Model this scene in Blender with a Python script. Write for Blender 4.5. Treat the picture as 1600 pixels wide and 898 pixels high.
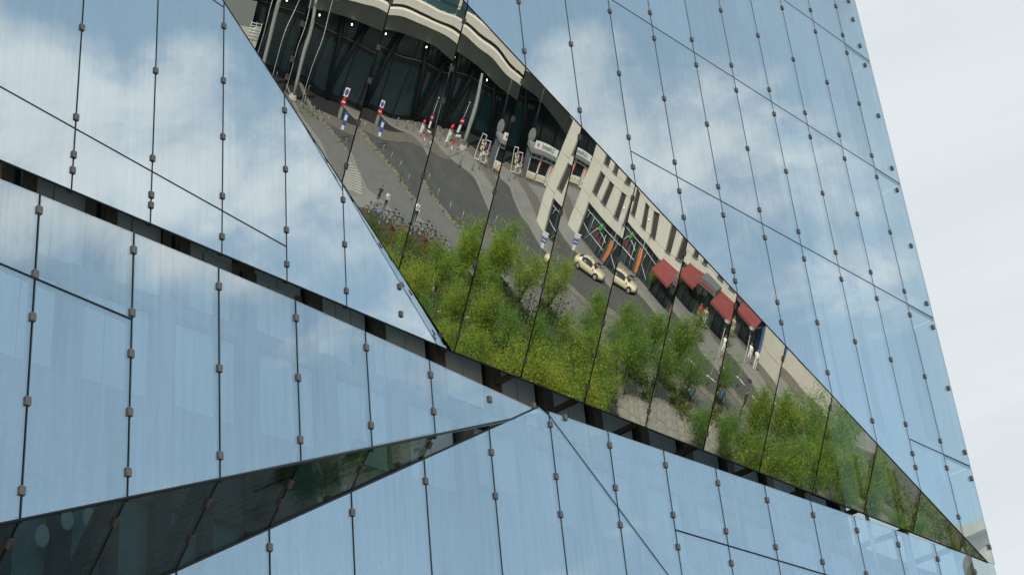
import bpy, bmesh, math, random
import numpy as np
from mathutils import Vector, Matrix

for _o in list(bpy.data.objects):
    bpy.data.objects.remove(_o)
SCN = bpy.context.scene
COL = SCN.collection

# ------------------------------------------------------------------ camera
# world axes: X = away from the glass facade, Y = along the facade, Z = up
SC, CH = 1.1, 2.4                      # metres per survey unit, eye height
U0, DU = 21.59292, 1.46942             # mullion grid along the facade
DCAM = 15.73255
cam_d = bpy.data.cameras.new('camera')
cam_d.sensor_width = 36.0
cam_d.lens = 2500.0 / 1600.0 * 36.0
cam_d.clip_start = 0.1
cam_d.clip_end = 3000.0
cam = bpy.data.objects.new('camera', cam_d)
COL.objects.link(cam)
CX = Vector((0.7096853, 0.6992887, -0.0856856))
CY = Vector((0.4037996, -0.3040778, 0.8628340))
CZ = Vector((0.5773150, -0.6469405, -0.4981721))
CAM = Vector((DCAM * SC, 0.0, CH))
cam.matrix_world = Matrix(((CX[0], CY[0], CZ[0], CAM[0]), (CX[1], CY[1], CZ[1], CAM[1]),
                           (CX[2], CY[2], CZ[2], CAM[2]), (0, 0, 0, 1)))
SCN.camera = cam

# ------------------------------------------------------------------ sky and sun
SUN_EL = math.radians(50.0)
_a = math.radians(-136.0)              # measured from +Y towards +X
SUN = Vector((math.sin(_a) * math.cos(SUN_EL), math.cos(_a) * math.cos(SUN_EL), math.sin(SUN_EL)))
world = bpy.data.worlds.new('World')
SCN.world = world
world.use_nodes = True
wt = world.node_tree
wt.nodes.clear()


class NT:
    """tiny helper for writing node trees"""
    def __init__(self, tree):
        self.t = tree

    def n(self, kind, ins=None, **props):
        nd = self.t.nodes.new(kind)
        for k, v in props.items():
            setattr(nd, k, v)
        for k, v in (ins or {}).items():
            sock = nd.inputs[k]
            if isinstance(v, bpy.types.NodeSocket):
                self.t.links.new(v, sock)
            else:
                sock.default_value = v
        return nd

    def m(self, op, a, b=0.0, c=None, clamp=False):
        ins = {0: a, 1: b}
        if c is not None:
            ins[2] = c
        return self.n('ShaderNodeMath', ins, operation=op, use_clamp=clamp).outputs[0]

    def vm(self, op, a, b=(0, 0, 0), out=0, scale=None):
        ins = {0: a, 1: b}
        if scale is not None:
            ins = {0: a, 'Scale': scale}
        return self.n('ShaderNodeVectorMath', ins, operation=op).outputs[out]

    def mix(self, f, a, b):
        nd = self.n('ShaderNodeMix', data_type='RGBA')
        for i, v in ((0, f), (6, a), (7, b)):
            if isinstance(v, bpy.types.NodeSocket):
                self.t.links.new(v, nd.inputs[i])
            else:
                nd.inputs[i].default_value = v
        return nd.outputs[2]

    def rng(self, v, a, b, c=0.0, d=1.0, smooth=False):
        return self.n('ShaderNodeMapRange', {0: v, 1: a, 2: b, 3: c, 4: d},
                      interpolation_type='SMOOTHSTEP' if smooth else 'LINEAR').outputs[0]

    def noise(self, vec, scale, detail=4.0, rough=0.55, dist=0.0, out=0):
        return self.n('ShaderNodeTexNoise', {'Vector': vec, 'Scale': scale, 'Detail': detail,
                                             'Roughness': rough, 'Distortion': dist}).outputs[out]


W = NT(wt)
sky = W.n('ShaderNodeTexSky', sky_type='NISHITA')
sky.sun_disc = False
sky.sun_elevation = SUN_EL
sky.sun_rotation = math.atan2(SUN[0], SUN[1])
sky.air_density = 1.0
sky.dust_density = 2.0
sky.ozone_density = 1.6
SKY_STRENGTH = 0.15
geo = W.n('ShaderNodeTexCoord').outputs['Generated']
sep = W.n('ShaderNodeSeparateXYZ', {0: geo})
zc = W.m('MAXIMUM', sep.outputs[2], 0.06)
proj = W.n('ShaderNodeCombineXYZ', {0: W.m('DIVIDE', sep.outputs[0], zc), 1: W.m('DIVIDE', sep.outputs[1], zc), 2: 0.0}).outputs[0]


def dirv(az, el):
    az, el = math.radians(az), math.radians(el)
    return (math.sin(az) * math.cos(el), math.cos(az) * math.cos(el), math.sin(el))


def blob(az, el, rad):
    d = W.vm('DOT_PRODUCT', geo, dirv(az, el), out=1)
    return W.rng(d, math.cos(math.radians(rad)), 1.0, 0.0, 1.0, True)


pj = W.vm('ADD', proj, (3.7, 1.9, 0.4))
n1 = W.noise(pj, 4.6, 10.0, 0.60, 0.35)
# a broken bank of fair-weather cloud stands over the station side
cov = None
for az, el, rad, amt in ((29, 30.2, 6.0, 0.36), (33.5, 33.6, 5.4, 0.33), (38, 35.4, 4.6, 0.42), (43, 35.8, 4.4, 0.45), (48, 35.8, 4.8, 0.40), (57, 34.5, 8.0, 0.2)):
    t_ = W.m('MULTIPLY', blob(az, el, rad), amt)
    cov = t_ if cov is None else W.m('MAXIMUM', cov, t_)
cum = W.rng(W.m('ADD', W.m('MULTIPLY', W.m('SUBTRACT', n1, 0.5), 1.3), W.m('ADD', cov, 0.455)), 0.56, 1.0, 0.0, 0.76, True)
n2 = W.noise(W.vm('MULTIPLY', proj, (1.0, 2.2, 1.0)), 1.3, 7.0, 0.6, 0.6)
n3 = W.noise(W.vm('MULTIPLY', proj, (0.8, 1.6, 1.0)), 1.1, 6.0, 0.6, 0.8)
# summer haze everywhere, thickening to a white veil of high cloud behind the building
vd = W.vm('DOT_PRODUCT', geo, dirv(-60, 25), out=1)
veil = W.m('MULTIPLY', W.rng(vd, 0.15, 0.75, 0.0, 1.0, True), W.rng(n2, 0.2, 0.75, 0.90, 1.0))
haze = W.m('ADD', 0.36, W.m('MULTIPLY', n3, 0.16))
cumcol = W.mix(W.rng(n1, 0.35, 0.75), (5.8, 6.2, 6.4, 1), (7.0, 7.2, 7.2, 1))
veilcol = W.n('ShaderNodeVectorMath', {0: (0.945, 1.0, 1.035), 'Scale': W.m('ADD', 5.0, W.m('MULTIPLY', n2, 0.8))}, operation='SCALE').outputs[0]
c0 = W.mix(haze, W.vm('MULTIPLY', sky.outputs[0], (1.15, 1.26, 1.16)), (4.2, 5.6, 6.5, 1))
c1 = W.mix(cum, c0, cumcol)
c2 = W.mix(veil, c1, veilcol)
bg = W.n('ShaderNodeBackground', {'Color': c2, 'Strength': SKY_STRENGTH})
W.n('ShaderNodeOutputWorld', {'Surface': bg.outputs[0]})

sun_d = bpy.data.lights.new('sun', 'SUN')
sun_d.energy = 4.6
sun_d.angle = math.radians(0.5)
sun_d.color = (1.0, 0.95, 0.87)
sun = bpy.data.objects.new('sun', sun_d)
COL.objects.link(sun)
sun.rotation_euler = SUN.to_track_quat('Z', 'Y').to_euler()
sun.location = (0, 0, 80)
SCN.view_settings.view_transform = 'Standard'
SCN.view_settings.look = 'None'
SCN.view_settings.exposure = 0.0
SCN.view_settings.gamma = 1.0
SCN.view_settings.use_curve_mapping = False
SCN.cycles.max_bounces = 10
SCN.cycles.glossy_bounces = 6
SCN.cycles.transparent_max_bounces = 16
SCN.cycles.diffuse_bounces = 3
SCN.cycles.caustics_reflective = False
SCN.cycles.caustics_refractive = False
SCN.cycles.sample_clamp_indirect = 6.0

# ------------------------------------------------------------------ pixel <-> place helpers
# facet planes found by survey: out = c0 + c1*k + c2*z  (k = mullion number, z above the eye)
PL = {
    'base': (0.0, 0.0, 0.0),
    'upper': (-3.066, -0.231, 0.005),
    'mirror': (-8.507, 0.361, 0.491),
    'lower': (-0.598, -0.161, -0.019),
    'wedge': (-13.707, -0.835, 0.982),
    'middle': (-0.1707, 0.04435, -0.00876),
    'right': (-0.195, 0.048, -0.006),
}
BOW = 0.012          # the tilted panes are slightly bowed


def P3(c, k, z):
    return Vector((SC * (c[0] + c[1] * k + c[2] * z), SC * (U0 + k * DU), SC * z + CH))


def plane_n(c):
    return Vector((1.0, -c[1] / DU, -c[2])).normalized()


def pix_ray(x, y):
    return (CX * (x - 800.0) - CY * (y - 449.0) - CZ * 2500.0).normalized()


def pix_kz(c, x, y):
    n = plane_n(c)
    r = pix_ray(x, y)
    p = CAM + r * ((P3(c, 0, 0) - CAM).dot(n) / r.dot(n))
    return (p.y / SC - U0) / DU, (p.z - CH) / SC


MN = plane_n(PL['mirror'])
MT = (Vector((0, 1, 0)) - MN * MN.y).normalized()


def mirror_ray(x, y):
    """where a picture point lands on the tilted panes, and the direction it is thrown"""
    r = pix_ray(x, y)
    p = CAM + r * ((P3(PL['mirror'], 0, 0) - CAM).dot(MN) / r.dot(MN))
    k = (p.y / SC - U0) / DU
    n = (MN + MT * (BOW * (2 * (k - math.floor(k)) - 1))).normalized()
    return p, r - n * (2 * r.dot(n))


def gr(x, y, z=0.0):
    """picture point seen in the tilted panes -> point on the plaza"""
    p, r = mirror_ray(x, y)
    q = p + r * ((z - p.z) / r.z)
    return Vector((q.x, q.y, z))


# ------------------------------------------------------------------ mesh helpers
def link(o, parent=None):
    COL.objects.link(o)
    if parent is not None:
        o.parent = parent
    return o


def mesh_obj(name, bm, mats, parent=None, smooth=False, loc=None, rot=None):
    me = bpy.data.meshes.new(name)
    bm.normal_update()
    bm.to_mesh(me)
    bm.free()
    for m in (mats if isinstance(mats, (list, tuple)) else [mats]):
        me.materials.append(m)
    if smooth:
        me.polygons.foreach_set('use_smooth', [True] * len(me.polygons))
    o = bpy.data.objects.new(name, me)
    if loc is not None:
        o.location = loc
    if rot is not None:
        o.rotation_euler = rot
    return link(o, parent)


def share(src, parent=None, loc=None, rot=None, scale=None):
    o = src.copy()
    COL.objects.link(o)
    o.parent = parent
    if loc is not None:
        o.location = loc
    if rot is not None:
        o.rotation_euler = rot
    if scale is not None:
        o.scale = scale
    return o


def tag(o, label=None, cat=None, group=None, kind=None):
    if label: o['label'] = label
    if cat: o['category'] = cat
    if group: o['group'] = group
    if kind: o['kind'] = kind
    return o


def empty(name, loc=(0, 0, 0), rz=0.0, label=None, cat=None, group=None):
    o = bpy.data.objects.new(name, None)
    o.empty_display_size = 0.2
    o.location = loc
    o.rotation_euler = (0, 0, rz)
    COL.objects.link(o)
    return tag(o, label, cat, group)


def copy_tree(o, parent=None):
    c = o.copy()
    COL.objects.link(c)
    c.parent = parent
    for ch in list(o.children):
        copy_tree(ch, c)
    return c


def box(bm, lo, hi, mi=0, M=None):
    vs = [Vector((x, y, z)) for x in (lo[0], hi[0]) for y in (lo[1], hi[1]) for z in (lo[2], hi[2])]
    if M is not None:
        vs = [M @ v for v in vs]
    v = [bm.verts.new(p) for p in vs]
    for f in ((0, 1, 3, 2), (4, 6, 7, 5), (0, 4, 5, 1), (2, 3, 7, 6), (0, 2, 6, 4), (1, 5, 7, 3)):
        bm.faces.new([v[i] for i in f]).material_index = mi
    return v


def frame_of(d):
    d = d.normalized()
    a = Vector((0, 0, 1)) if abs(d.z) < 0.9 else Vector((1, 0, 0))
    x = d.cross(a).normalized()
    return x, d.cross(x).normalized()


def tube(bm, pts, rad, seg=8, mi=0, cap=True):
    pts = [Vector(p) for p in pts]
    rads = rad if isinstance(rad, (list, tuple)) else [rad] * len(pts)
    rings = []
    for i, p in enumerate(pts):
        d = (pts[min(i + 1, len(pts) - 1)] - pts[max(i - 1, 0)])
        x, y = frame_of(d)
        rings.append([bm.verts.new(p + (x * math.cos(t) + y * math.sin(t)) * rads[i])
                      for t in [2 * math.pi * j / seg for j in range(seg)]])
    for a, b in zip(rings, rings[1:]):
        for j in range(seg):
            f = bm.faces.new((a[j], a[(j + 1) % seg], b[(j + 1) % seg], b[j]))
            f.material_index = mi
            f.smooth = True
    if cap:
        bm.faces.new(rings[0][::-1]).material_index = mi
        bm.faces.new(rings[-1]).material_index = mi
    return rings


def prism(bm, poly, d, mi=0, side=None):
    """extrude a planar polygon (list of Vectors) by vector d"""
    a = [bm.verts.new(p) for p in poly]
    b = [bm.verts.new(p + d) for p in poly]
    n = len(a)
    bm.faces.new(a).material_index = mi
    bm.faces.new(b[::-1]).material_index = mi
    for i in range(n):
        bm.faces.new((a[i], b[i], b[(i + 1) % n], a[(i + 1) % n])).material_index = mi if side is None else side
    return a, b


# ------------------------------------------------------------------ materials
def new_mat(name):
    m = bpy.data.materials.new(name)
    m.use_nodes = True
    m.node_tree.nodes.clear()
    return m, NT(m.node_tree)


def surf(name, col, rough=0.6, var=0.12, scale=3.0, bump=0.0, metal=0.0, spec=0.5, stretch=None, col2=None, coat=0.0, bscale=None):
    """principled surface with procedural wear: large blotches plus fine grain"""
    m, N = new_mat(name)
    tc = N.n('ShaderNodeTexCoord').outputs['Object']
    if stretch:
        tc = N.vm('MULTIPLY', tc, stretch)
    a = N.noise(tc, scale, 5.0, 0.6)
    b = N.noise(tc, scale * 9.0, 3.0, 0.6)
    f = N.m('ADD', N.m('MULTIPLY', a, 0.65), N.m('MULTIPLY', b, 0.35))
    lo = tuple(max(0.0, c * (1 - var)) for c in col) + (1,)
    hi = tuple(min(1.0, c * (1 + var)) for c in (col2 or col)) + (1,)
    c = N.mix(N.rng(f, 0.3, 0.7), lo, hi)
    ins = {'Base Color': c, 'Roughness': N.rng(b, 0.3, 0.7, max(0.02, rough - 0.07), min(1.0, rough + 0.07)),
           'Metallic': metal, 'Specular IOR Level': spec, 'Coat Weight': coat}
    if bump:
        bp = N.n('ShaderNodeBump', {'Height': N.noise(tc, bscale or scale * 14, 4.0, 0.6), 'Strength': bump, 'Distance': 0.02})
        ins['Normal'] = bp.outputs[0]
    p = N.n('ShaderNodeBsdfPrincipled', ins)
    N.n('ShaderNodeOutputMaterial', {'Surface': p.outputs[0]})
    return m


def glass_skin(name, c, bow, refl, tilt, wav, tint=(0.72, 0.84, 0.84), rtint=(0.95, 0.99, 1.0), streak=0.075):
    """coated facade glass: mirror plus a dim view into the cavity; each pane bowed and set a hair off true"""
    m, N = new_mat(name)
    n = plane_n(c)
    t = (Vector((0, 1, 0)) - n * n.y).normalized()
    b = n.cross(t)
    uv = N.n('ShaderNodeSeparateXYZ', {0: N.n('ShaderNodeUVMap', uv_map='pane').outputs[0]})
    oi = N.n('ShaderNodeObjectInfo').outputs['Random']
    r1 = N.m('SUBTRACT', oi, 0.5)
    r2 = N.m('SUBTRACT', N.m('FRACT', N.m('MULTIPLY', oi, 37.31)), 0.5)
    gp = N.n('ShaderNodeNewGeometry').outputs['Position']
    sp = N.n('ShaderNodeSeparateXYZ', {0: gp})
    off = N.n('ShaderNodeCombineXYZ', {0: N.m('MULTIPLY', oi, 50.0), 1: 0.0, 2: 0.0}).outputs[0]
    nz = N.vm('SUBTRACT', N.noise(N.vm('ADD', N.vm('MULTIPLY', gp, (1.0, 0.9, 0.55)), off), 0.75, 1.0, 0.4, out=1), (0.5, 0.5, 0.5))
    sn = N.n('ShaderNodeSeparateXYZ', {0: nz})
    ft = N.m('ADD', N.m('MULTIPLY', uv.outputs[0], bow), N.m('MULTIPLY', r1, tilt))
    ft = N.m('ADD', ft, N.m('MULTIPLY', sn.outputs[0], wav))
    fb = N.m('ADD', N.m('MULTIPLY', r2, tilt * 0.5), N.m('MULTIPLY', sn.outputs[1], wav))
    v = N.vm('ADD', tuple(n), N.vm('SCALE', tuple(t), scale=ft))
    v = N.vm('ADD', v, N.vm('SCALE', tuple(b), scale=fb))
    v = N.vm('NORMALIZE', v)
    # run-off streaks and the printed dot screen make the coating slightly uneven
    st = N.noise(N.vm('MULTIPLY', gp, (1.0, 5.0, 0.22)), 2.2, 5.0, 0.62)
    st2 = N.noise(N.vm('MULTIPLY', gp, (1.0, 1.0, 0.5)), 0.9, 3.0, 0.5)
    scr = N.n('ShaderNodeTexWave', {'Vector': N.vm('MULTIPLY', gp, (0.0, 1.0, 0.9)), 'Scale': 9.0, 'Distortion': 3.0, 'Detail': 2.0,
                                    'Detail Scale': 1.4}, wave_type='BANDS', bands_direction='DIAGONAL').outputs[1]
    dirt = N.m('ADD', N.m('MULTIPLY', N.m('SUBTRACT', st, 0.5), streak * 2.4), N.m('MULTIPLY', N.m('SUBTRACT', st2, 0.5), streak))
    dirt = N.m('ADD', dirt, N.m('MULTIPLY', N.m('SUBTRACT', scr, 0.5), streak * 0.22))
    gain = N.m('ADD', N.m('ADD', 1.0, N.m('MULTIPLY', r2, 0.09)), dirt)
    rc = N.vm('SCALE', rtint, scale=gain)
    gl = N.n('ShaderNodeBsdfGlossy', {'Color': rc, 'Roughness': 0.0, 'Normal': v})
    tr = N.n('ShaderNodeBsdfTransparent', {'Color': tint + (1,)})
    lw = N.n('ShaderNodeLayerWeight', {'Blend': 0.35}).outputs['Facing']
    fac = N.m('ADD', refl, N.m('MULTIPLY', N.m('POWER', lw, 3.0), 0.9 * (1 - refl)), clamp=True)
    mx = N.n('ShaderNodeMixShader', {0: fac, 1: tr.outputs[0], 2: gl.outputs[0]})
    N.n('ShaderNodeOutputMaterial', {'Surface': mx.outputs[0]})
    return m


def window_glass(name, col=(0.02, 0.03, 0.035), rough=0.04, var=0.0):
    m, N = new_mat(name)
    oi = N.n('ShaderNodeObjectInfo').outputs['Random']
    g = N.rng(oi, 0, 1, 1 - var, 1 + var)
    c = N.vm('SCALE', col, scale=g)
    p = N.n('ShaderNodeBsdfPrincipled', {'Base Color': c, 'Roughness': rough, 'Specular IOR Level': 0.8})
    N.n('ShaderNodeOutputMaterial', {'Surface': p.outputs[0]})
    return m


def emit(name, col, s):
    m, N = new_mat(name)
    e = N.n('ShaderNodeEmission', {'Color': tuple(col) + (1,), 'Strength': s})
    N.n('ShaderNodeOutputMaterial', {'Surface': e.outputs[0]})
    return m


MAT = {}
for _n, _a in {
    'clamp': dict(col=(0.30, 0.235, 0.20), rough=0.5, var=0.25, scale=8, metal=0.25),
    'gasket': dict(col=(0.012, 0.012, 0.013), rough=0.6, var=0.2),
    'glass_edge': dict(col=(0.35, 0.46, 0.46), rough=0.2, var=0.1),
    'trim': dict(col=(0.035, 0.028, 0.024), rough=0.45, var=0.2, metal=0.3),
    'bronze': dict(col=(0.20, 0.145, 0.105), rough=0.45, var=0.25, scale=2, metal=0.4, stretch=(1, 1, 0.2)),
    'spandrel': dict(col=(0.13, 0.13, 0.125), rough=0.5, var=0.12),
    'blind': dict(col=(0.86, 0.88, 0.88), rough=0.8, var=0.05, stretch=(1, 6, 0.3)),
    'inner_grey': dict(col=(0.62, 0.62, 0.60), rough=0.5, var=0.1),
    'bronze_dark': dict(col=(0.055, 0.042, 0.032), rough=0.5, var=0.25),
    'clamp_shaded': dict(col=(0.15, 0.11, 0.09), rough=0.5, var=0.25, scale=8, metal=0.25),  # same clamp darkened: shade of the down-facing facets put into its colour
    'slab': dict(col=(0.16, 0.15, 0.14), rough=0.8, var=0.15),
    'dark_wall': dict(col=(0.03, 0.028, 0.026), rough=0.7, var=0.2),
}.items():
    MAT[_n] = surf(_n, **_a)
MAT['teal_glass'] = surf('teal_glass', (0.34, 0.48, 0.50), 0.25, 0.25, 2.0)
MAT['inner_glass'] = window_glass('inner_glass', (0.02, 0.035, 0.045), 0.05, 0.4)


def clear_glass(name, refl=0.15, tint=(0.86, 0.93, 0.93)):
    m, N = new_mat(name)
    lw = N.n('ShaderNodeLayerWeight', {'Blend': 0.3}).outputs['Fresnel']
    gl = N.n('ShaderNodeBsdfGlossy', {'Color': (0.9, 0.95, 0.97, 1), 'Roughness': 0.01})
    tr = N.n('ShaderNodeBsdfTransparent', {'Color': tint + (1,)})
    mx = N.n('ShaderNodeMixShader', {0: N.m('ADD', refl, N.m('MULTIPLY', lw, 0.6), clamp=True), 1: tr.outputs[0], 2: gl.outputs[0]})
    N.n('ShaderNodeOutputMaterial', {'Surface': mx.outputs[0]})
    return m


MAT['side_glass'] = clear_glass('side_glass')
# ------------------------------------------------------------------ the folded glass building
cube = empty('glass_office_building', P3(PL['base'], 0, -CH / SC), 0,
             'tall glass office building with folded triangular mirror facets filling the view', 'building')
CUBE_INV = Matrix.Translation(-cube.location)
ZTOP = 34.1
KR = 7.84            # building corner
KL = -12.0
GND = -CH / SC


def clip(poly, a, b, c):
    """keep the part of a 2-D polygon where a*k + b*z <= c"""
    out = []
    for i, p in enumerate(poly):
        q = poly[(i + 1) % len(poly)]
        fp, fq = a * p[0] + b * p[1] - c, a * q[0] + b * q[1] - c
        if fp <= 0:
            out.append(p)
        if fp * fq < 0:
            t = fp / (fp - fq)
            out.append((p[0] + (q[0] - p[0]) * t, p[1] + (q[1] - p[1]) * t))
    return out


def area(poly):
    return 0.5 * sum(p[0] * q[1] - q[0] * p[1] for p, q in zip(poly, poly[1:] + poly[:1]))


def inset(pts, g):
    """shrink a convex 2-D polygon by g"""
    pts = [p for i, p in enumerate(pts) if math.dist(p, pts[i - 1]) > 1e-4]
    if len(pts) < 3:
        return None
    if area(pts) < 0:
        pts = pts[::-1]
    res = pts
    for p, q in zip(pts, pts[1:] + pts[:1]):
        dx, dy = q[0] - p[0], q[1] - p[1]
        L = math.hypot(dx, dy)
        nx, ny = dy / L, -dx / L            # outward normal of a ccw polygon
        res = clip(res, nx, ny, nx * p[0] + ny * p[1] - g)
        if len(res) < 3:
            return None
    res = [p for i, p in enumerate(res) if math.dist(p, res[i - 1]) > 2e-3]
    return res if len(res) > 2 and abs(area(res)) > 0.01 else None


GL = {}
GL['base'] = glass_skin('glass_base', PL['base'], 0.0020, 0.64, 0.008, 0.0035)
GL['upper'] = glass_skin('glass_upper', PL['upper'], 0.0025, 0.64, 0.008, 0.004)
GL['mirror'] = glass_skin('glass_mirror', PL['mirror'], BOW, 0.66, 0.0030, 0.0140, rtint=(0.93, 0.95, 0.93), streak=0.03)
GL['corner'] = glass_skin('glass_corner', PL['base'], 0.0020, 0.34, 0.004, 0.0035, tint=(0.90, 0.96, 0.98))
GL['lower'] = glass_skin('glass_lower', PL['lower'], 0.0025, 0.47, 0.004, 0.004, tint=(0.92, 0.98, 0.99), streak=0.11)
GL['wedge'] = glass_skin('glass_wedge', PL['wedge'], 0.006, 0.20, 0.003, 0.004, tint=(0.68, 0.78, 0.79), rtint=(0.85, 0.92, 0.92), streak=0.03)
GL['middle'] = glass_skin('glass_middle', PL['middle'], 0.0025, 0.47, 0.004, 0.004, tint=(0.92, 0.98, 0.99), streak=0.11)
GL['right'] = glass_skin('glass_right', PL['right'], 0.0025, 0.47, 0.004, 0.004, tint=(0.92, 0.98, 0.99), streak=0.11)

PANES = []


def add_pane(facet, poly, gap=0.017):
    c = PL[facet]
    n = plane_n(c)
    t = (Vector((0, 1, 0)) - n * n.y).normalized()
    b = n.cross(t)
    o = P3(c, *poly[0])
    p2 = [((P3(c, *p) - o).dot(t), (P3(c, *p) - o).dot(b)) for p in poly]
    p2 = inset(p2, gap)
    if not p2:
        return None
    kc = math.floor(sum(p[0] for p in poly) / len(poly))
    v3 = [o + t * p[0] + b * p[1] for p in p2]
    cen = sum(v3, Vector()) / len(v3)
    bm = bmesh.new()
    uvl = bm.loops.layers.uv.new('pane')
    fr = [bm.verts.new(v - cen) for v in v3]
    bk = [bm.verts.new(v - cen - n * 0.018) for v in v3]
    m = len(fr)
    bm.faces.new(fr)
    bm.faces.new(bk[::-1])
    for i in range(m):
        bm.faces.new((fr[i], bk[i], bk[(i + 1) % m], fr[(i + 1) % m])).material_index = 1
    for f in bm.faces:
        for l in f.loops:
            w = l.vert.co + cen
            k = (w.y / SC - U0) / DU
            l[uvl].uv = (2 * (k - kc) - 1, w.z)
    gm = GL['corner'] if facet == 'base' and kc >= 7 else GL[facet]
    ob = mesh_obj('glass_pane', bm, [gm, MAT['trim' if facet in ('wedge', 'mirror') else 'glass_edge']], cube, loc=CUBE_INV @ cen)
    PANES.append(ob)
    return ob


def strip(facet, a, b, w, depth=0.022, thick=0.05, name='gasket', mat='gasket'):
    """dark gasket bar lying just behind the panes from a to b (k,z)"""
    c = PL[facet]
    n = plane_n(c)
    A, B = P3(c, *a), P3(c, *b)
    d = (B - A)
    if d.length < 0.05:
        return
    s = d.normalized().cross(n).normalized() * (w / 2)
    cen = (A + B) / 2
    bm = bmesh.new()
    prism(bm, [A - s - cen - n * depth, A + s - cen - n * depth, B + s - cen - n * depth, B - s - cen - n * depth], -n * thick)
    return mesh_obj(name, bm, MAT[mat], cube, loc=CUBE_INV @ cen)


def seg_in(poly, k):
    """z-interval of the vertical line k inside a convex polygon"""
    zs = []
    for p, q in zip(poly, poly[1:] + poly[:1]):
        if (p[0] - k) * (q[0] - k) <= 0 and abs(p[0] - q[0]) > 1e-6:
            t = (k - p[0]) / (q[0] - p[0])
            zs.append(p[1] + (q[1] - p[1]) * t)
    return (min(zs), max(zs)) if len(zs) >= 2 else None


def seg_z(poly, z):
    ks = []
    for p, q in zip(poly, poly[1:] + poly[:1]):
        if (p[1] - z) * (q[1] - z) <= 0 and abs(p[1] - q[1]) > 1e-6:
            t = (z - p[1]) / (q[1] - p[1])
            ks.append(p[0] + (q[0] - p[0]) * t)
    return (min(ks), max(ks)) if len(ks) >= 2 else None


def facet(name, poly, ks, rows, gap=0.017, edge=0.02):
    """poly in (k,z); ks = mullions; rows = [(z, k_from, k_to)] horizontal joints"""
    lo, hi = min(p[0] for p in poly), max(p[0] for p in poly)
    cuts = [lo] + [k for k in ks if lo + 0.02 < k < hi - 0.02] + [hi]
    for a, b in zip(cuts, cuts[1:]):
        bay = clip(clip(poly, -1, 0, -a), 1, 0, b)
        if len(bay) < 3:
            continue
        zs = sorted(z for z, k0, k1 in rows if k0 - 0.01 <= a and b <= k1 + 0.01)
        zz = [-1e3] + zs + [1e3]
        for z0, z1 in zip(zz, zz[1:]):
            pc = clip(clip(bay, 0, -1, -z0), 0, 1, z1)
            if len(pc) >= 3 and abs(area(pc)) > 0.01:
                add_pane(name, pc, gap)
    for k in cuts[1:-1]:
        s = seg_in(poly, k)
        if s:
            strip(name, (k, s[0]), (k, s[1]), 0.10)
    for z, k0, k1 in rows:
        s = seg_z(poly, z)
        if s:
            a, b = max(s[0], k0), min(s[1], k1)
            if b > a + 0.05:
                strip(name, (a, z), (b, z), 0.10, depth=0.024)


def lin(a, b):
    """line where facets a and b meet: z = m*k + q"""
    ca, cb = PL[a], PL[b]
    dz = ca[2] - cb[2]
    return -(ca[1] - cb[1]) / dz, -(ca[0] - cb[0]) / dz


m1, q1 = lin('mirror', 'base')
m2, q2 = lin('mirror', 'upper')
m3, q3 = lin('lower', 'wedge')
m4, q4 = lin('middle', 'wedge')
kA = (q2 - q1) / (m1 - m2)
zA = m1 * kA + q1                       # peak of the tilted facet
kT = -(PL['upper'][0] + PL['upper'][2] * ZTOP) / PL['upper'][1]
ROW = [14.16, 18.14, 22.13, 26.14, 30.13]
zb = lambda k: 13.35 - 0.213 * k        # lower edge of the tilted facet
zu = lambda k: 13.76 + 0.134 * (k + 2)  # lower edge of the upper-left facet
kb = (q2 - 13.35) / (-0.213 - m2)       # where the tilted facet's two lower edges meet
ku = (q2 - 13.76 - 0.268) / (0.134 - m2)
kints = list(range(-13, 8))

kx = (13.35 - q1) / (m1 + 0.213)        # tip of the tilted facet near the corner
base_poly = [(kA, zA), (kx, m1 * kx + q1), (KR, 11.73), (KR, ZTOP), (kT, ZTOP)]
facet('base', base_poly, kints, [(ROW[0], 6, KR), (ROW[1], 0, KR), (ROW[2], -5, KR), (ROW[3], -10, KR), (ROW[4], -12, KR)])
def fold_line(f):
    """left fold of the tilted facet as it lies on plane f: lower corner and its point on mullion -6"""
    (ka, za), (kc, zc) = pix_kz(PL[f], 347.5, 0), pix_kz(PL[f], 705, 548)
    return (kc, zc), (-6.0, zc + (za - zc) * (-6.0 - kc) / (ka - kc))


fu, f6 = fold_line('upper')
fm, m6 = fold_line('mirror')
upper_poly = [(KL, zu(KL)), fu, f6, (kA, zA), (kT, ZTOP), (KL, ZTOP)]
facet('upper', upper_poly, [k for k in kints if k <= -4], [(14.02, KL, -5), (18.14, KL, -6), (22.13, KL, -9), (26.14, KL, -10), (30.13, KL, -10)])
mirror_poly = [(kA, zA), m6, fm, (kx, zb(kx))]
facet('mirror', mirror_poly, kints, [], gap=0.015)
lt = [(-2.0, 11.72), (-4, 11.675), (-5, 11.64), (-6, 11.60), (-7, 11.53), (-8, 11.45), (-9, 11.36), (KL, 11.05)]
lower_poly = [(KL, m3 * KL + q3)] + [(-2.0, m3 * -2.0 + q3 - 0.10)] + lt
facet('lower', lower_poly, [k for k in kints if k <= -4], [(10.13, KL, -8), (6.15, KL, -10)], gap=0.019)
kw = (q4 - q3) / (m3 - m4)
kw = min(kw, -2.0)
wedge_poly = [(KL, m4 * KL + q4), (-2.1, m4 * -2.1 + q4 - 0.06), (-2.1, m3 * -2.1 + q3 + 0.01), (KL, m3 * KL + q3)]
facet('wedge', wedge_poly, [k for k in kints if k <= -4], [], gap=0.015)
dg = lambda k: 11.62 - 1.36 * (k + 2)   # diagonal joint under the apex
kg = -2 + (11.62 - GND) / 1.36
mid_poly = [(KL, GND), (kg, GND), (-2.0, 11.60), (-2.15, m4 * -2.15 + q4 - 0.05), (KL, m4 * KL + q4)]
facet('middle', mid_poly, kints, [(2.2, KL, 5), (6.15, KL, -7)], gap=0.018)
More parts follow.
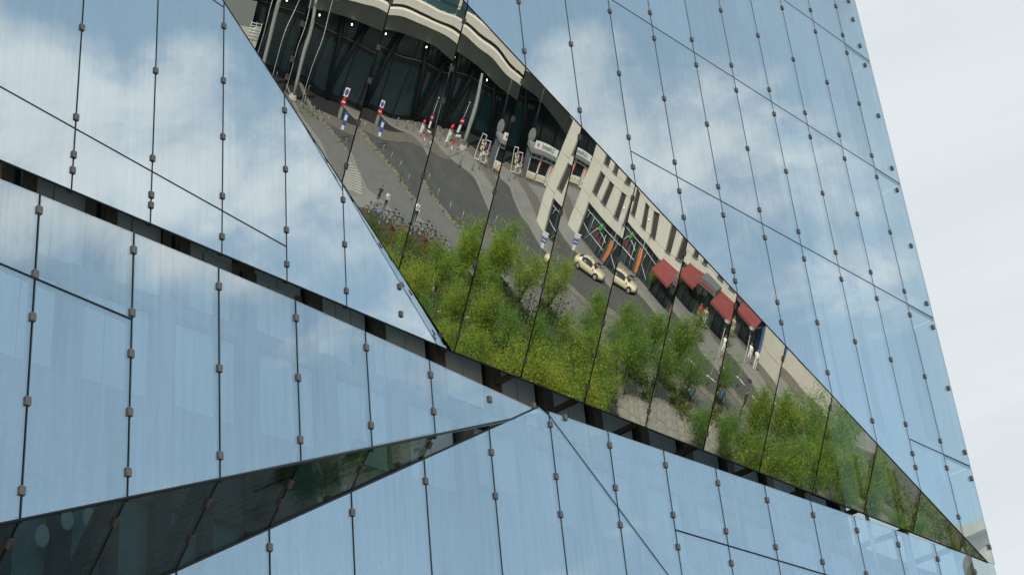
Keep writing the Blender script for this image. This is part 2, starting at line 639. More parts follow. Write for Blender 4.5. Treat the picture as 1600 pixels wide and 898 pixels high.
right_poly = [(kg, GND), (KR, GND), (KR, 11.69), (-2.0 - 0.09 / 1.36, 11.69)]
facet('right', right_poly, kints, [(10.14, 0, KR), (6.15, 3, KR), (2.2, 6, KR)], gap=0.018)
strip('right', (-1.97, 11.62), (kg, GND + 0.05), 0.10, depth=0.03)

# thin dark trims along the folds and free edges
def fold(a, b, r=0.02, back=0.012):
    cen = (a + b) / 2
    bm = bmesh.new()
    off = Vector((-back, 0, 0))
    tube(bm, [a - cen + off, b - cen + off], r, 6)
    mesh_obj('edge_trim', bm, MAT['trim'], cube, loc=CUBE_INV @ cen)


fold(P3(PL['base'], kA, zA), P3(PL['base'], kx, m1 * kx + q1), 0.022)
fold(P3(PL['upper'], kA, zA), P3(PL['upper'], *f6), 0.022)
fold(P3(PL['upper'], *f6), P3(PL['upper'], *fu), 0.022)
fold(P3(PL['upper'], KL, zu(KL)), P3(PL['upper'], *fu), 0.018)
fold(P3(PL['mirror'], *fm), P3(PL['mirror'], kx, zb(kx)), 0.018)
fold(P3(PL['lower'], KL, m3 * KL + q3), P3(PL['lower'], -2.05, m3 * -2.05 + q3 - 0.05), 0.024)
fold(P3(PL['middle'], KL, m4 * KL + q4), P3(PL['middle'], -2.15, m4 * -2.15 + q4 - 0.05), 0.022)

# the small bronze clamps that hold the panes
cl_proto = {}
CLAMPS = {
    'upper': [(132, 46), (121.5, 185), (117, 243), (115, 267), (245, 112), (237.5, 247), (235, 304), (234.5, 320), (351, 42), (349, 126), (347, 213),
              (345, 305), (343.5, 368), (445.5, 173), (445, 264), (445, 358), (445, 411), (535.5, 312), (537, 381), (538.5, 453), (624, 448), (625, 490)],
    'mirror': [(476, 39), (460, 94), (453, 122), (612, 4), (593, 75), (579, 127), (560, 192), (542.5, 260), (724, 33), (705, 107), (691, 157), (660, 275),
               (629, 394), (814, 127), (800, 186), (771, 299), (743, 411), (714, 524), (688, 523), (902, 213), (875, 332), (847, 446), (818, 564), (986, 309),
               (964, 405), (940, 504), (917, 604), (1067, 395), (1039.5, 517), (1011, 642), (1145.5, 477), (1124, 576), (1103, 677), (1222, 560),
               (1206, 636), (1191, 712), (1296, 636), (1276, 747), (1369, 712), (1357, 778), (1437.5, 786), (1434, 810), (1508, 847)],
    'lower': [(64, 330), (58, 430), (54.5, 497), (46.5, 628), (39, 768), (207, 390), (205, 488), (203.5, 552), (201, 643), (199, 737), (338.5, 446),
              (339, 574), (340, 710), (460.5, 496), (464, 589), (467, 686), (572.5, 543), (579, 664), (676, 587), (680.5, 644), (772, 627), (834, 634)],
    'wedge': [(17, 850), (180, 815), (322, 783), (295, 840), (451, 754), (437, 784), (563, 732), (672, 697), (820, 655)],
    'middle': [(422, 855), (549, 800), (664, 751), (767, 706), (773, 774), (866, 665), (870, 744), (875.5, 803)],
    'right': [(955, 696), (963.5, 762), (971, 820), (883, 652), (1040, 726), (1052, 804), (1060, 854), (1121, 754), (1134, 829), (1142, 879), (1197, 780),
              (1212, 854), (1271, 804), (1285, 877), (1339, 828), (1353, 896), (1403, 850), (1464, 872), (1522, 892)],
    'base': [(1326, 2), (1333, 31), (1344, 72), (1352, 102), (1373, 181), (1394, 263), (1402, 297), (1424, 384), (1448, 474), (1458, 511), (1482, 606),
             (1508, 706), (1518, 747), (1546, 854), (1303, 8), (1314, 53), (1321, 81), (1341, 161), (1362, 243), (1371, 277), (1393, 364), (1415, 456),
             (1426, 494), (1449, 590), (1475, 691), (1485, 733), (1505, 810), (809, 2), (819, 80), (890, 68), (905, 172), (948, 15), (964, 113), (981, 214),
             (989, 261)],
}


def clamp_at(f, k, z):
    c = PL[f]
    n = plane_n(c)
    if f not in cl_proto:
        t = (Vector((0, 1, 0)) - n * n.y).normalized()
        b = n.cross(t)
        M = Matrix((t, b, n)).transposed()
        bm = bmesh.new()
        pr = 0.014 if f == 'mirror' else 0.034
        box(bm, (-0.043, -0.062, -0.09), (0.043, 0.062, pr))
        bmesh.ops.bevel(bm, geom=[e for e in bm.edges], offset=0.006, segments=1, affect='EDGES')
        tube(bm, [(0.008, -0.022, pr - 0.004), (0.008, -0.022, pr + 0.004)], 0.007, 8)
        bmesh.ops.transform(bm, matrix=M.to_4x4(), verts=bm.verts)
        cl_proto[f] = mesh_obj('clamp', bm, MAT['clamp_shaded' if f in ('wedge', 'mirror') else 'clamp'], cube, loc=CUBE_INV @ P3(c, k, z))
        return
    o = share(cl_proto[f], cube, loc=CUBE_INV @ P3(c, k, z))
    o.rotation_mode = 'QUATERNION'
    from mathutils import Quaternion
    o.rotation_quaternion = Quaternion(n, random.uniform(-0.03, 0.03))


for f, pts in CLAMPS.items():
    for x, y in pts:
        k, z = pix_kz(PL[f], x, y)
        if abs(k - round(k)) < 0.16 and f != 'base':
            k = round(k)
        elif f == 'base' and k < 7.15 and abs(k - round(k)) < 0.2:
            k = round(k)
        clamp_at(f, k, z)
for k in range(1, 7):
    zl = m1 * k + q1
    for r in ROW[:4]:
        has = (r > 18.2) or (r > 18 and k >= 1) or (r < 15 and k >= 6)
        for dz in ((0.36, 0.0, -0.36) if has else ()):
            if dz and r + dz > zl + 0.2 and r + dz < 29:
                clamp_at('base', k, r + dz)
        if zl + 0.3 < r + 2.0 < 28:
            clamp_at('base', k, r + 2.0)
    clamp_at('base', k, zl + 0.55)

# ------------------------------------------------------------------ inside the skin: core wall, windows, slabs
YL, YR = P3(PL['base'], KL, 0).y, P3(PL['base'], KR, 0).y
XI_UP, XI_LO, ZSPLIT = -3.30, -1.10, 11.62 * SC + CH


def cube_box(name, lo, hi, mat, bev=0.0):
    cen = (Vector(lo) + Vector(hi)) / 2
    bm = bmesh.new()
    box(bm, Vector(lo) - cen, Vector(hi) - cen)
    return mesh_obj(name, bm, MAT[mat], cube, loc=CUBE_INV @ cen)


ZT = ZTOP * SC + CH
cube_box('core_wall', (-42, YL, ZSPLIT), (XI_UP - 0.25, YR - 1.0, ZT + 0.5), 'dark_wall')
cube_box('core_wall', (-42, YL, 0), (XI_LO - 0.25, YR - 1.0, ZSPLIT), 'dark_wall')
cube_box('roof_slab', (-42.4, YL, ZT + 0.5), (-0.1, YR - 0.05, ZT + 0.9), 'slab')
bmw = bmesh.new()
box(bmw, (0, -0.62 * DU * SC / 1.3, 0), (0.04, 0.62 * DU * SC / 1.3, 1))
win_proto = None


def inner_band(xi, z0, z1, zs0, zs1, k0, k1, blind_from):
    """one storey of the inner facade: bronze posts, glazing and a pale blind behind each bay"""
    for k in range(k0, k1 + 1):
        y = SC * (U0 + k * DU)
        cube_box('inner_post', (xi - 0.2, y - 0.14, z0), (xi + 0.16, y + 0.14, z1), 'bronze' if blind_from >= 0 else 'bronze_dark')
        if blind_from < 0:
            cube_box('inner_post', (xi - 0.1, y + 0.5 * DU * SC - 0.10, z0), (xi + 0.12, y + 0.5 * DU * SC + 0.10, z1), 'bronze_dark')
        ya, yb = y + 0.14, min(y + DU * SC - 0.14, YR - 1.05)
        if yb - ya < 0.3:
            continue
        bm = bmesh.new()
        h = zs1 - zs0
        cen = Vector((xi - 0.06, (ya + yb) / 2, (zs0 + zs1) / 2))
        w = (yb - ya) / 2
        box(bm, (-0.04, -w, -h / 2), (0.02, w, h / 2))
        wo = mesh_obj('inner_window', bm, MAT['inner_glass' if blind_from >= 0 else 'teal_glass'], cube, loc=CUBE_INV @ cen)
        rv = random.random()
        bh = h * (0.55 + 0.45 * blind_from) if rv < 0.88 else h * (0.35 + 0.5 * random.random())
        nb = random.choice((1, 2, 2, 3))
        for j in range(nb if blind_from >= 0 else 0):
            bm = bmesh.new()
            a, b2 = -w + 0.1 + j * 2 * (w - 0.1) / nb, -w + 0.1 + (j + 1) * 2 * (w - 0.1) / nb - 0.02
            box(bm, (0.03, a, h / 2 - bh), (0.05, b2, h / 2 - 0.04))
            bl = mesh_obj('blind', bm, MAT['blind'], wo)
    ya, yb = YL, YR - 1.05
    cube_box('spandrel_band', (xi - 0.1, ya, z0), (xi + 0.10, yb, zs0), 'spandrel')
    cube_box('head_rail', (xi - 0.1, ya, zs1), (xi + 0.12, yb, z1), 'bronze')


random.seed(5)
sz = lambda z: z * SC + CH
inner_band(XI_LO, sz(8.7), sz(11.58), sz(9.95), sz(11.34), -12, 7, 1.0)
inner_band(XI_LO, sz(4.7), sz(8.68), sz(5.2), sz(8.45), -12, 7, -1)
inner_band(XI_LO, 0.02, sz(4.68), 1.2, sz(4.2), -12, 7, 0.5)
inner_band(XI_UP, sz(11.66), sz(16.6), sz(12.0), sz(16.2), -12, 7, 0.4)
inner_band(XI_UP, sz(16.62), sz(20.6), sz(17.2), sz(20.2), -12, 7, 0.6)
inner_band(XI_UP, sz(20.62), sz(24.6), sz(21.2), sz(24.2), -12, 7, 0.6)
inner_band(XI_UP, sz(24.62), sz(28.6), sz(25.2), sz(28.2), -12, 7, 0.6)
# round lamps on the ceiling just inside the wedge
for px, py, r in ((67, 836, 0.13), (106, 811, 0.12), (140, 808, 0.12), (178, 803, 0.12)):
    rr_ = pix_ray(px, py)
    q = CAM + rr_ * ((XI_LO + 0.22 - CAM.x) / rr_.x)
    bm = bmesh.new()
    f_ = [bm.verts.new((0, r * 0.75 * math.cos(2 * math.pi * i / 20), r * 1.25 * math.sin(2 * math.pi * i / 20))) for i in range(20)]
    ff = bm.faces.new(f_)
    ex = bmesh.ops.extrude_face_region(bm, geom=[ff])
    bmesh.ops.translate(bm, vec=(-0.03, 0, 0), verts=[v for v in ex['geom'] if isinstance(v, bmesh.types.BMVert)])
    bmesh.ops.recalc_face_normals(bm, faces=bm.faces)
    mesh_obj('round_lamp', bm, MAT['blind'], cube, loc=CUBE_INV @ q)
# slanting struts that carry the folded skin, seen through the dark wedge
for k in range(-10, -4):
    a, b = P3(PL['wedge'], k, m3 * k + q3), P3(PL['wedge'], k, m4 * k + q4)
    d = plane_n(PL['wedge']) * -0.09
    bm = bmesh.new()
    cen = (a + b) / 2 + d
    s = Vector((0, 0.085, 0))
    a, b = a - Vector((0, 0.11, 0)), b - Vector((0, 0.11, 0))
    prism(bm, [a + d - cen - s, a + d - cen + s, b + d - cen + s, b + d - cen - s], d)
    mesh_obj('skin_strut', bm, MAT['gasket'], cube, loc=CUBE_INV @ cen)
for k in range(-8, 8):
    a = P3(PL['mirror'], k, zb(k) + 0.02)
    bm = bmesh.new()
    L = a.x - XI_UP
    if L > 0.25:
        box(bm, (-L, -0.05, 0.05), (-0.06, 0.05, 0.16))
        mesh_obj('skin_bracket', bm, MAT['bronze'], cube, loc=CUBE_INV @ a)
# light panels, bronze posts and dark sashes that show in the open joint under the upper-left facet
for k in range(-12, -1):
    xk = lambda kk: P3(PL['upper'], kk, 13.0).x - 0.55
    for a, b, m, dx in ((0.02, 0.40, 'inner_grey', 0.0), (0.41, 0.50, 'bronze', 0.10), (0.51, 0.62, 'inner_glass', -0.04), (0.63, 0.78, 'bronze', 0.08), (0.79, 0.99, 'inner_grey', 0.0)):
        pa, pb = Vector((xk(k + a) + dx, SC * (U0 + (k + a) * DU), 0)), Vector((xk(k + b) + dx, SC * (U0 + (k + b) * DU), 0))
        if k + b > -2.2:
            continue
        cen = (pa + pb) / 2 + Vector((0, 0, sz(12.6)))
        bm = bmesh.new()
        hh = 0.95 * SC
        prism(bm, [pa - Vector((cen.x, cen.y, hh)), pb - Vector((cen.x, cen.y, hh)), pb - Vector((cen.x, cen.y, -hh)), pa - Vector((cen.x, cen.y, -hh))], Vector((-0.06, 0, 0)))
        mesh_obj('joint_post' if m == 'bronze' else 'joint_panel', bm, MAT[m], cube, loc=CUBE_INV @ cen)
# pale screen fins behind the corner panes, lit from the side
for (k0, n_, x_) in ((7.05, 4, -0.40), (6.15, 2, -0.9), (5.2, 1, -0.9)):
    for r0, r1 in zip([10.3] + ROW, ROW + [ZTOP]):
        for j in range(n_):
            y = SC * (U0 + (k0 + j * 0.13) * DU)
            cube_box('screen_fin', (x_ - 0.01, y, sz(r0 + 0.55)), (x_ + 0.01, y + 0.15, sz(r1 - 0.35)), 'blind')
# side skin round the corner
for i in range(3):
    for j, (za, zb_) in enumerate(zip([0.0] + [sz(z) for z in (6.15, 10.14, 14.16, 18.14, 22.13, 26.14, 30.13)],
                                      [sz(z) for z in (6.15, 10.14, 14.16, 18.14, 22.13, 26.14, 30.13, 34.1)])):
        x1 = -0.02 - i * 3.2
        bm = bmesh.new()
        uvl = bm.loops.layers.uv.new('pane')
        box(bm, (-1.58, -0.009, -(zb_ - za) / 2 + 0.02), (1.58, 0.009, (zb_ - za) / 2 - 0.02))
        mesh_obj('glass_pane', bm, [MAT['side_glass']] if 'side_glass' in MAT else MAT['glass_edge'], cube,
                 loc=CUBE_INV @ Vector((x1 - 1.6, YR + 0.0, (za + zb_) / 2)))
# ------------------------------------------------------------------ ground
def sheet(name, poly, z, mat, kind='structure', thick=None):
    bm = bmesh.new()
    vs = [bm.verts.new((p[0], p[1], z)) for p in poly]
    f = bm.faces.new(vs)
    if f.normal.z < 0:
        f.normal_flip()
    bm.normal_update()
    if f.normal.z < 0:
        bmesh.ops.reverse_faces(bm, faces=[f])
    if thick:
        r = bmesh.ops.extrude_face_region(bm, geom=[f])
        bmesh.ops.translate(bm, vec=(0, 0, -thick), verts=[v for v in r['geom'] if isinstance(v, bmesh.types.BMVert)])
        bmesh.ops.recalc_face_normals(bm, faces=bm.faces)
    o = mesh_obj(name, bm, mat)
    if kind:
        o['kind'] = kind
    return o


MAT['paving'] = surf('paving', (0.20, 0.19, 0.165), 0.85, 0.18, 0.35, bump=0.3)
bm = bmesh.new()
R_ = 700.0
vs = [bm.verts.new(p) for p in ((-R_, -R_, 0), (R_, -R_, 0), (R_, R_, 0), (-R_, R_, 0))]
bm.faces.new(vs)
tag(mesh_obj('ground', bm, MAT['paving']), kind='structure')
# ------------------------------------------------------------------ plaza surfaces
for _n, _a in {
    'asphalt': dict(col=(0.068, 0.064, 0.057), rough=0.85, var=0.38, scale=0.35, bump=0.25, stretch=(0.5, 1.2, 1)),
    'bikeway': dict(col=(0.135, 0.128, 0.112), rough=0.85, var=0.15, scale=0.6, bump=0.25),
    'cobble': dict(col=(0.13, 0.115, 0.09), rough=0.9, var=0.35, scale=1.6, bump=0.4),
    'kerbstone': dict(col=(0.24, 0.222, 0.185), rough=0.8, var=0.15, scale=2.0),
    'verge': dict(col=(0.17, 0.152, 0.115), rough=0.95, var=0.25, scale=1.2, bump=0.3),
    'soil': dict(col=(0.07, 0.055, 0.035), rough=0.95, var=0.4, scale=1.5, bump=0.4),
    'granite': dict(col=(0.32, 0.30, 0.26), rough=0.75, var=0.2, scale=1.0),
    'granite_dark': dict(col=(0.13, 0.12, 0.105), rough=0.8, var=0.2, scale=1.0),
    'deck': dict(col=(0.24, 0.215, 0.175), rough=0.8, var=0.35, scale=1.2, stretch=(0.4, 2.0, 1)),
    'hall_floor_shade': dict(col=(0.03, 0.028, 0.026), rough=0.5, var=0.2, scale=1.0),  # shadow under the hall edge put into the floor colour
    'paint': dict(col=(0.75, 0.75, 0.72), rough=0.7, var=0.12, scale=6),
    'cream': dict(col=(0.56, 0.52, 0.43), rough=0.75, var=0.07, scale=0.8, stretch=(1, 1, 0.3)),
    'cream_low': dict(col=(0.50, 0.46, 0.38), rough=0.75, var=0.10, scale=0.8, stretch=(1, 1, 0.3)),
    'fascia': dict(col=(0.20, 0.215, 0.195), rough=0.6, var=0.15, scale=0.6, stretch=(1, 1, 0.2)),
    'steel_dark': dict(col=(0.020, 0.018, 0.018), rough=0.5, var=0.3),
    'steel_grey': dict(col=(0.30, 0.31, 0.29), rough=0.45, var=0.12, metal=0.3),
    'column_grey': dict(col=(0.20, 0.205, 0.185), rough=0.55, var=0.12),
    'galv': dict(col=(0.42, 0.42, 0.40), rough=0.45, var=0.15, metal=0.5),
    'white': dict(col=(0.75, 0.75, 0.73), rough=0.5, var=0.06),
    'awning': dict(col=(0.20, 0.040, 0.036), rough=0.85, var=0.25, scale=1.2),
    'canopy_grey': dict(col=(0.11, 0.12, 0.125), rough=0.7, var=0.15),
    'red': dict(col=(0.55, 0.02, 0.03), rough=0.45, var=0.08),
    'dull_red': dict(col=(0.20, 0.02, 0.03), rough=0.6, var=0.3, scale=3),
    'signred': dict(col=(0.62, 0.015, 0.03), rough=0.4, var=0.05),
    'signblue': dict(col=(0.03, 0.12, 0.42), rough=0.4, var=0.05),
    'purple': dict(col=(0.22, 0.05, 0.28), rough=0.5, var=0.1),
    'orange': dict(col=(0.75, 0.17, 0.03), rough=0.6, var=0.08),
    'neon_green': dict(col=(0.06, 0.35, 0.03), rough=0.5, var=0.1),
    'black': dict(col=(0.012, 0.012, 0.013), rough=0.5, var=0.2),
    'rubber': dict(col=(0.015, 0.015, 0.015), rough=0.8, var=0.2),
    'food': dict(col=(0.55, 0.22, 0.07), rough=0.6, var=0.6, scale=7, col2=(0.75, 0.62, 0.40)),
    'bark': dict(col=(0.10, 0.075, 0.05), rough=0.9, var=0.3, scale=5, bump=0.5, stretch=(1, 1, 0.3)),
    'yellow': dict(col=(0.70, 0.46, 0.03), rough=0.5, var=0.1),
}.items():
    MAT[_n] = surf(_n, **_a)
MAT['hall_glass'] = window_glass('hall_glass', (0.030, 0.075, 0.085), 0.06, 0.35)
MAT['shop_glass'] = window_glass('shop_glass', (0.025, 0.035, 0.035), 0.06, 0.5)
MAT['office_glass'] = window_glass('office_glass', (0.045, 0.042, 0.040), 0.10, 0.35)
MAT['lamp_lit'] = emit('lamp_lit', (1.0, 0.86, 0.62), 9.0)

BIKE_L = [(126, 23.5), (118, 26.0), (104, 30.5), (98.9, 31.8), (92, 32.6), (86.5, 33.4), (82.3, 36.3), (79.3, 38.3), (72, 42.5), (64, 47), (50, 55), (30, 66)]
BIKE_R = [(126, 27.0), (118, 29.5), (103.5, 34.6), (98, 36.4), (93, 38.6), (87.1, 40.6), (83.6, 43), (79.5, 44.9), (76, 46.5), (66, 51.5), (52, 59), (32, 70)]
ROAD_L = [(126, 28.0), (118, 30.5), (102.8, 35.9), (97.6, 37.6), (92.4, 39.7), (86.7, 41.9), (84, 43.9), (80, 46), (76.4, 47.5), (66.4, 52.5), (52.4, 60), (32.4, 71)]
ROAD_R = [(126, 36), (117, 40.2), (111, 43.6), (103, 46.6), (93, 47.8), (87, 50.2), (82.5, 53.6), (76, 56.4), (68, 57.8), (62, 59.8), (58, 65), (56, 76)]


def ribbon(name, a, b, z, mat, thick=None):
    """strip of surface between two polylines of equal length"""
    bm = bmesh.new()
    va = [bm.verts.new((p[0], p[1], z)) for p in a]
    vb = [bm.verts.new((p[0], p[1], z)) for p in b]
    fs = [bm.faces.new((va[i], va[i + 1], vb[i + 1], vb[i])) for i in range(len(a) - 1)]
    if thick:
        r = bmesh.ops.extrude_face_region(bm, geom=fs)
        bmesh.ops.translate(bm, vec=(0, 0, -thick), verts=[v for v in r['geom'] if isinstance(v, bmesh.types.BMVert)])
    bmesh.ops.recalc_face_normals(bm, faces=bm.faces)
    if not thick and fs[0].normal.z < 0:
        bmesh.ops.reverse_faces(bm, faces=bm.faces)
    return tag(mesh_obj(name, bm, MAT[mat]), kind='structure')


def offset(pl, d):
    out = []
    for i, p in enumerate(pl):
        a, b = pl[max(0, i - 1)], pl[min(len(pl) - 1, i + 1)]
        t = Vector((b[0] - a[0], b[1] - a[1])).normalized()
        out.append((p[0] - t.y * d, p[1] + t.x * d))
    return out


ribbon('bike_path', BIKE_L, BIKE_R, 0.008, 'bikeway')
ribbon('road', ROAD_L, ROAD_R, 0.004, 'asphalt')
ribbon('verge', BIKE_R, ROAD_L, 0.10, 'verge', 0.10)
ribbon('kerb', offset(BIKE_L, 0.0), offset(BIKE_L, 0.28), 0.05, 'kerbstone', 0.05)
ribbon('kerb', offset(ROAD_R, 0.0), offset(ROAD_R, -0.3), 0.12, 'kerbstone', 0.12)
ribbon('pavement', offset(ROAD_R, -0.3), offset(ROAD_R, -3.6), 0.10, 'paving', 0.10)
ribbon('cobbled_strip', offset(ROAD_R, -3.6), offset(ROAD_R, -6.2), 0.09, 'cobble', 0.09)
sheet('road', [(52.4, 60), (56, 76), (40, 90), (20, 84), (32.4, 71)], 0.006, MAT['asphalt'])
# station forecourt, and a near-black floor sheet painting the shade at the hall
sheet('forecourt', [(109.5, 10), (140, 10), (140, 70), (109.5, 70)], 0.012, MAT['cobble'])
sheet('hall_floor_shade', [(115.2, 10), (140, 10), (140, 70), (115.2, 70)], 0.016, MAT['hall_floor_shade'])
ORD = ('first', 'second', 'third', 'fourth', 'fifth', 'sixth', 'seventh', 'eighth', 'ninth', 'tenth', 'eleventh', 'twelfth', 'thirteenth', 'fourteenth')
# long shallow steps beside the bike path
for i in range(11):
    x = 84.6 + i * 0.95
    y1 = 32.6 - max(0, (i - 7)) * 0.35
    bm = bmesh.new()
    box(bm, (-0.30, -2.2 - i * 0.25, 0.0), (0.30, 0, 0.09 + 0.012 * i))
    bmesh.ops.bevel(bm, geom=bm.edges[:], offset=0.01, segments=1, affect='EDGES')
    tag(mesh_obj('stone_step', bm, MAT['granite'], loc=(x, y1, 0), rot=(0, 0, math.radians(5 - 2 * i))),
        'long pale granite step beside the grey path, ' + ORD[i] + ' counted from the bicycles', 'step', 'shallow steps by the path')
# planting bed under the trees, deck of stone slabs in the middle
BED = [(80, 33.2), (78.5, 37.5), (71, 42), (63, 46.5), (57, 49.5), (50, 46), (40, 40), (40, 28), (80, 28)]
sheet('planting_bed', BED, 0.014, MAT['soil'])
BED2 = [(66, 47.6), (56.5, 53.2), (49, 57.5), (44, 50), (50.5, 47), (57.4, 50.4)]
BED3 = [(57, 61), (54.5, 66), (46, 72), (40, 68), (47, 60.5)]
sheet('planting_bed', BED3, 0.014, MAT['soil'])
terr = sheet('stone_terrace', [(43.5, 44.5), (58, 47.5), (60.5, 54), (46, 52.5)], 0.010, MAT['granite_dark'])
for i in range(9):
    for j in range(5):
        c = Vector((45.0 + i * 1.45 + j * 0.55, 45.6 + j * 1.35 - i * 0.1 + i * 0.35, 0))
        bm = bmesh.new()
        h = 0.05 + 0.01 * ((i * 7 + j * 3) % 4)
        box(bm, (-0.70, -0.64, 0.0), (0.70, 0.64, h))
        mesh_obj('paving_slab', bm, MAT['deck'], terr, loc=c, rot=(0, 0, math.radians(20)))
# road markings
for x, y in ((63.6, 57.2), (66.3, 55.6), (69.0, 53.9), (61.0, 58.9), (71.8, 52.3)):
    bm = bmesh.new()
    box(bm, (-0.75, -0.08, 0.006), (0.75, 0.08, 0.010))
    tag(mesh_obj('road_marking', bm, MAT['paint'], loc=(x, y, 0), rot=(0, 0, math.radians(148))), kind='structure')

# ------------------------------------------------------------------ cream office building with cafe front
BA = Vector((93.5, 51.3, 0.0))
BD = Vector((-0.89, 0.457, 0.0)).normalized()
BN = Vector((-BD.y, BD.x, 0.0))
if BN.y > 0:
    BN = -BN
off_b = empty('cream_office_building', BA, 0, 'cream panelled office building with paired tall windows and a cafe front', 'building')
off_b.matrix_world = Matrix(((BD.x, -BN.x, 0, BA.x), (BD.y, -BN.y, 0, BA.y), (0, 0, 1, 0), (0, 0, 0, 1)))
# local axes: x along the front (s), y into the building, z up


def obx(name, lo, hi, mat, parent=None, bev=0.0):
    cen = (Vector(lo) + Vector(hi)) / 2
    bm = bmesh.new()
    box(bm, Vector(lo) - cen, Vector(hi) - cen)
    if bev:
        bmesh.ops.bevel(bm, geom=bm.edges[:], offset=bev, segments=1, affect='EDGES')
    p = parent or off_b
    loc = cen - (p.location if p is not off_b else Vector())
    return mesh_obj(name, bm, MAT[mat] if isinstance(mat, str) else mat, p, loc=loc)


WIN = [1.6, 3.9, 7.0, 9.3, 12.9, 15.3, 18.9, 21.3, 25.0, 27.3, 30.9, 33.2]
WW = 1.15
LEN = 36.0
HZ = 12.4
obx('backing_wall', (0.35, 0.42, 0), (LEN, 14, HZ - 0.1), 'dark_wall')
obx('roof', (0.0, 0.0, HZ), (LEN + 0.1, 14.2, HZ + 0.35), 'granite')
# corner pier and plinth panels
G = 0.015
for z0, z1 in ((0.0, 1.72), (1.72, 3.30), (3.30, 6.55), (6.55, 9.6), (9.6, HZ)):
    obx('wall_panel', (-0.9, -0.06, z0 + G), (1.50, 0.34, z1 - G), 'cream', bev=0.02)
for z0, z1 in ((2.95, 3.90), (6.10, 7.00), (9.20, 10.6), (10.6, HZ)):
    x = 1.5
    while x < LEN - 0.1:
        x1 = min(x + 5.85, LEN)
        obx('wall_panel', (x + G, 0.0, z0 + G), (x1 - G, 0.36, z1 - G), 'cream', bev=0.012)
        x = x1
for z0, z1 in ((3.90, 6.10), (7.00, 9.20)):
    edges = [1.5] + [e for w in WIN for e in (w, w + WW)] + [LEN]
    for a, b in zip(edges[0::2], edges[1::2]):
        if b - a > 0.12:
            obx('wall_panel', (a + G, 0.0, z0 + G), (b - G, 0.36, z1 - G), 'cream', bev=0.012)
    for w in WIN:
        wo = obx('window', (w, 0.26, z0), (w + WW, 0.32, z1), 'office_glass')
        obx('sill', (w - 0.04, -0.07, z0 - 0.05), (w + WW + 0.04, 0.25, z0 + 0.012), 'canopy_grey', wo)
        obx('frame', (w + 0.02, 0.20, z1 - 0.07), (w + WW - 0.02, 0.258, z1 - 0.01), 'canopy_grey', wo)
# blank wall beyond the cafe
for a, b in ((24.8, 28.6), (28.6, 32.4), (32.4, 36.0)):
    for z0, z1 in ((0.0, 1.45), (1.45, 2.95)):
        obx('wall_panel', (a + G, 0.0, z0 + G), (b - G, 0.36, z1 - G), 'cream_low', bev=0.012)
# shop glazing with strings of white bunting frames
for i in range(7):
    a = 1.55 + i * 1.5
    pg = obx('shop_window', (a + 0.04, 0.30, 0.1), (a + 1.46, 0.35, 2.9), 'shop_glass')
    obx('mullion', (a - 0.04, 0.22, 0.0), (a + 0.035, 0.38, 2.94), 'canopy_grey')
bm = bmesh.new()
for pts in ([(1.7, 2.45), (12.0, 2.35)], [(1.8, 1.35), (3.6, 1.0), (7.4, 0.9)], [(3.0, 0.2), (5.0, 2.0), (6.5, 1.75), (7.2, 1.5)],
            [(3.6, 2.4), (3.5, 1.0)], [(6.7, 2.1), (7.0, 0.2)], [(9.4, 2.3), (8.9, 1.2), (10.9, 0.6)], [(2.4, 2.4), (2.1, 1.9)]):
    for (a0, z0), (a1, z1) in zip(pts, pts[1:]):
        tube(bm, [(a0, 0.18, z0), (a1, 0.18, z1)], 0.028, 5)
mesh_obj('bunting_frame', bm, MAT['white'], off_b)
for a, b, z0, z1 in ((3.7, 4.1, 1.5, 1.8), (4.9, 5.5, 1.2, 1.6), (6.1, 6.5, 0.9, 1.25)):
    obx('poster', (a, 0.20, z0), (b, 0.23, z1), 'dull_red')
bm = bmesh.new()
for pts, r in (([(5.6, 0.1, 1.7), (5.65, 0.1, 2.65)], 0.10), ([(5.62, 0.1, 2.0), (5.30, 0.1, 2.05), (5.28, 0.1, 2.45)], 0.06),
               ([(5.62, 0.1, 2.15), (5.95, 0.1, 2.2), (5.97, 0.1, 2.55)], 0.06)):
    tube(bm, pts, r, 7)
mesh_obj('neon_figure', bm, MAT['neon_green'], off_b)
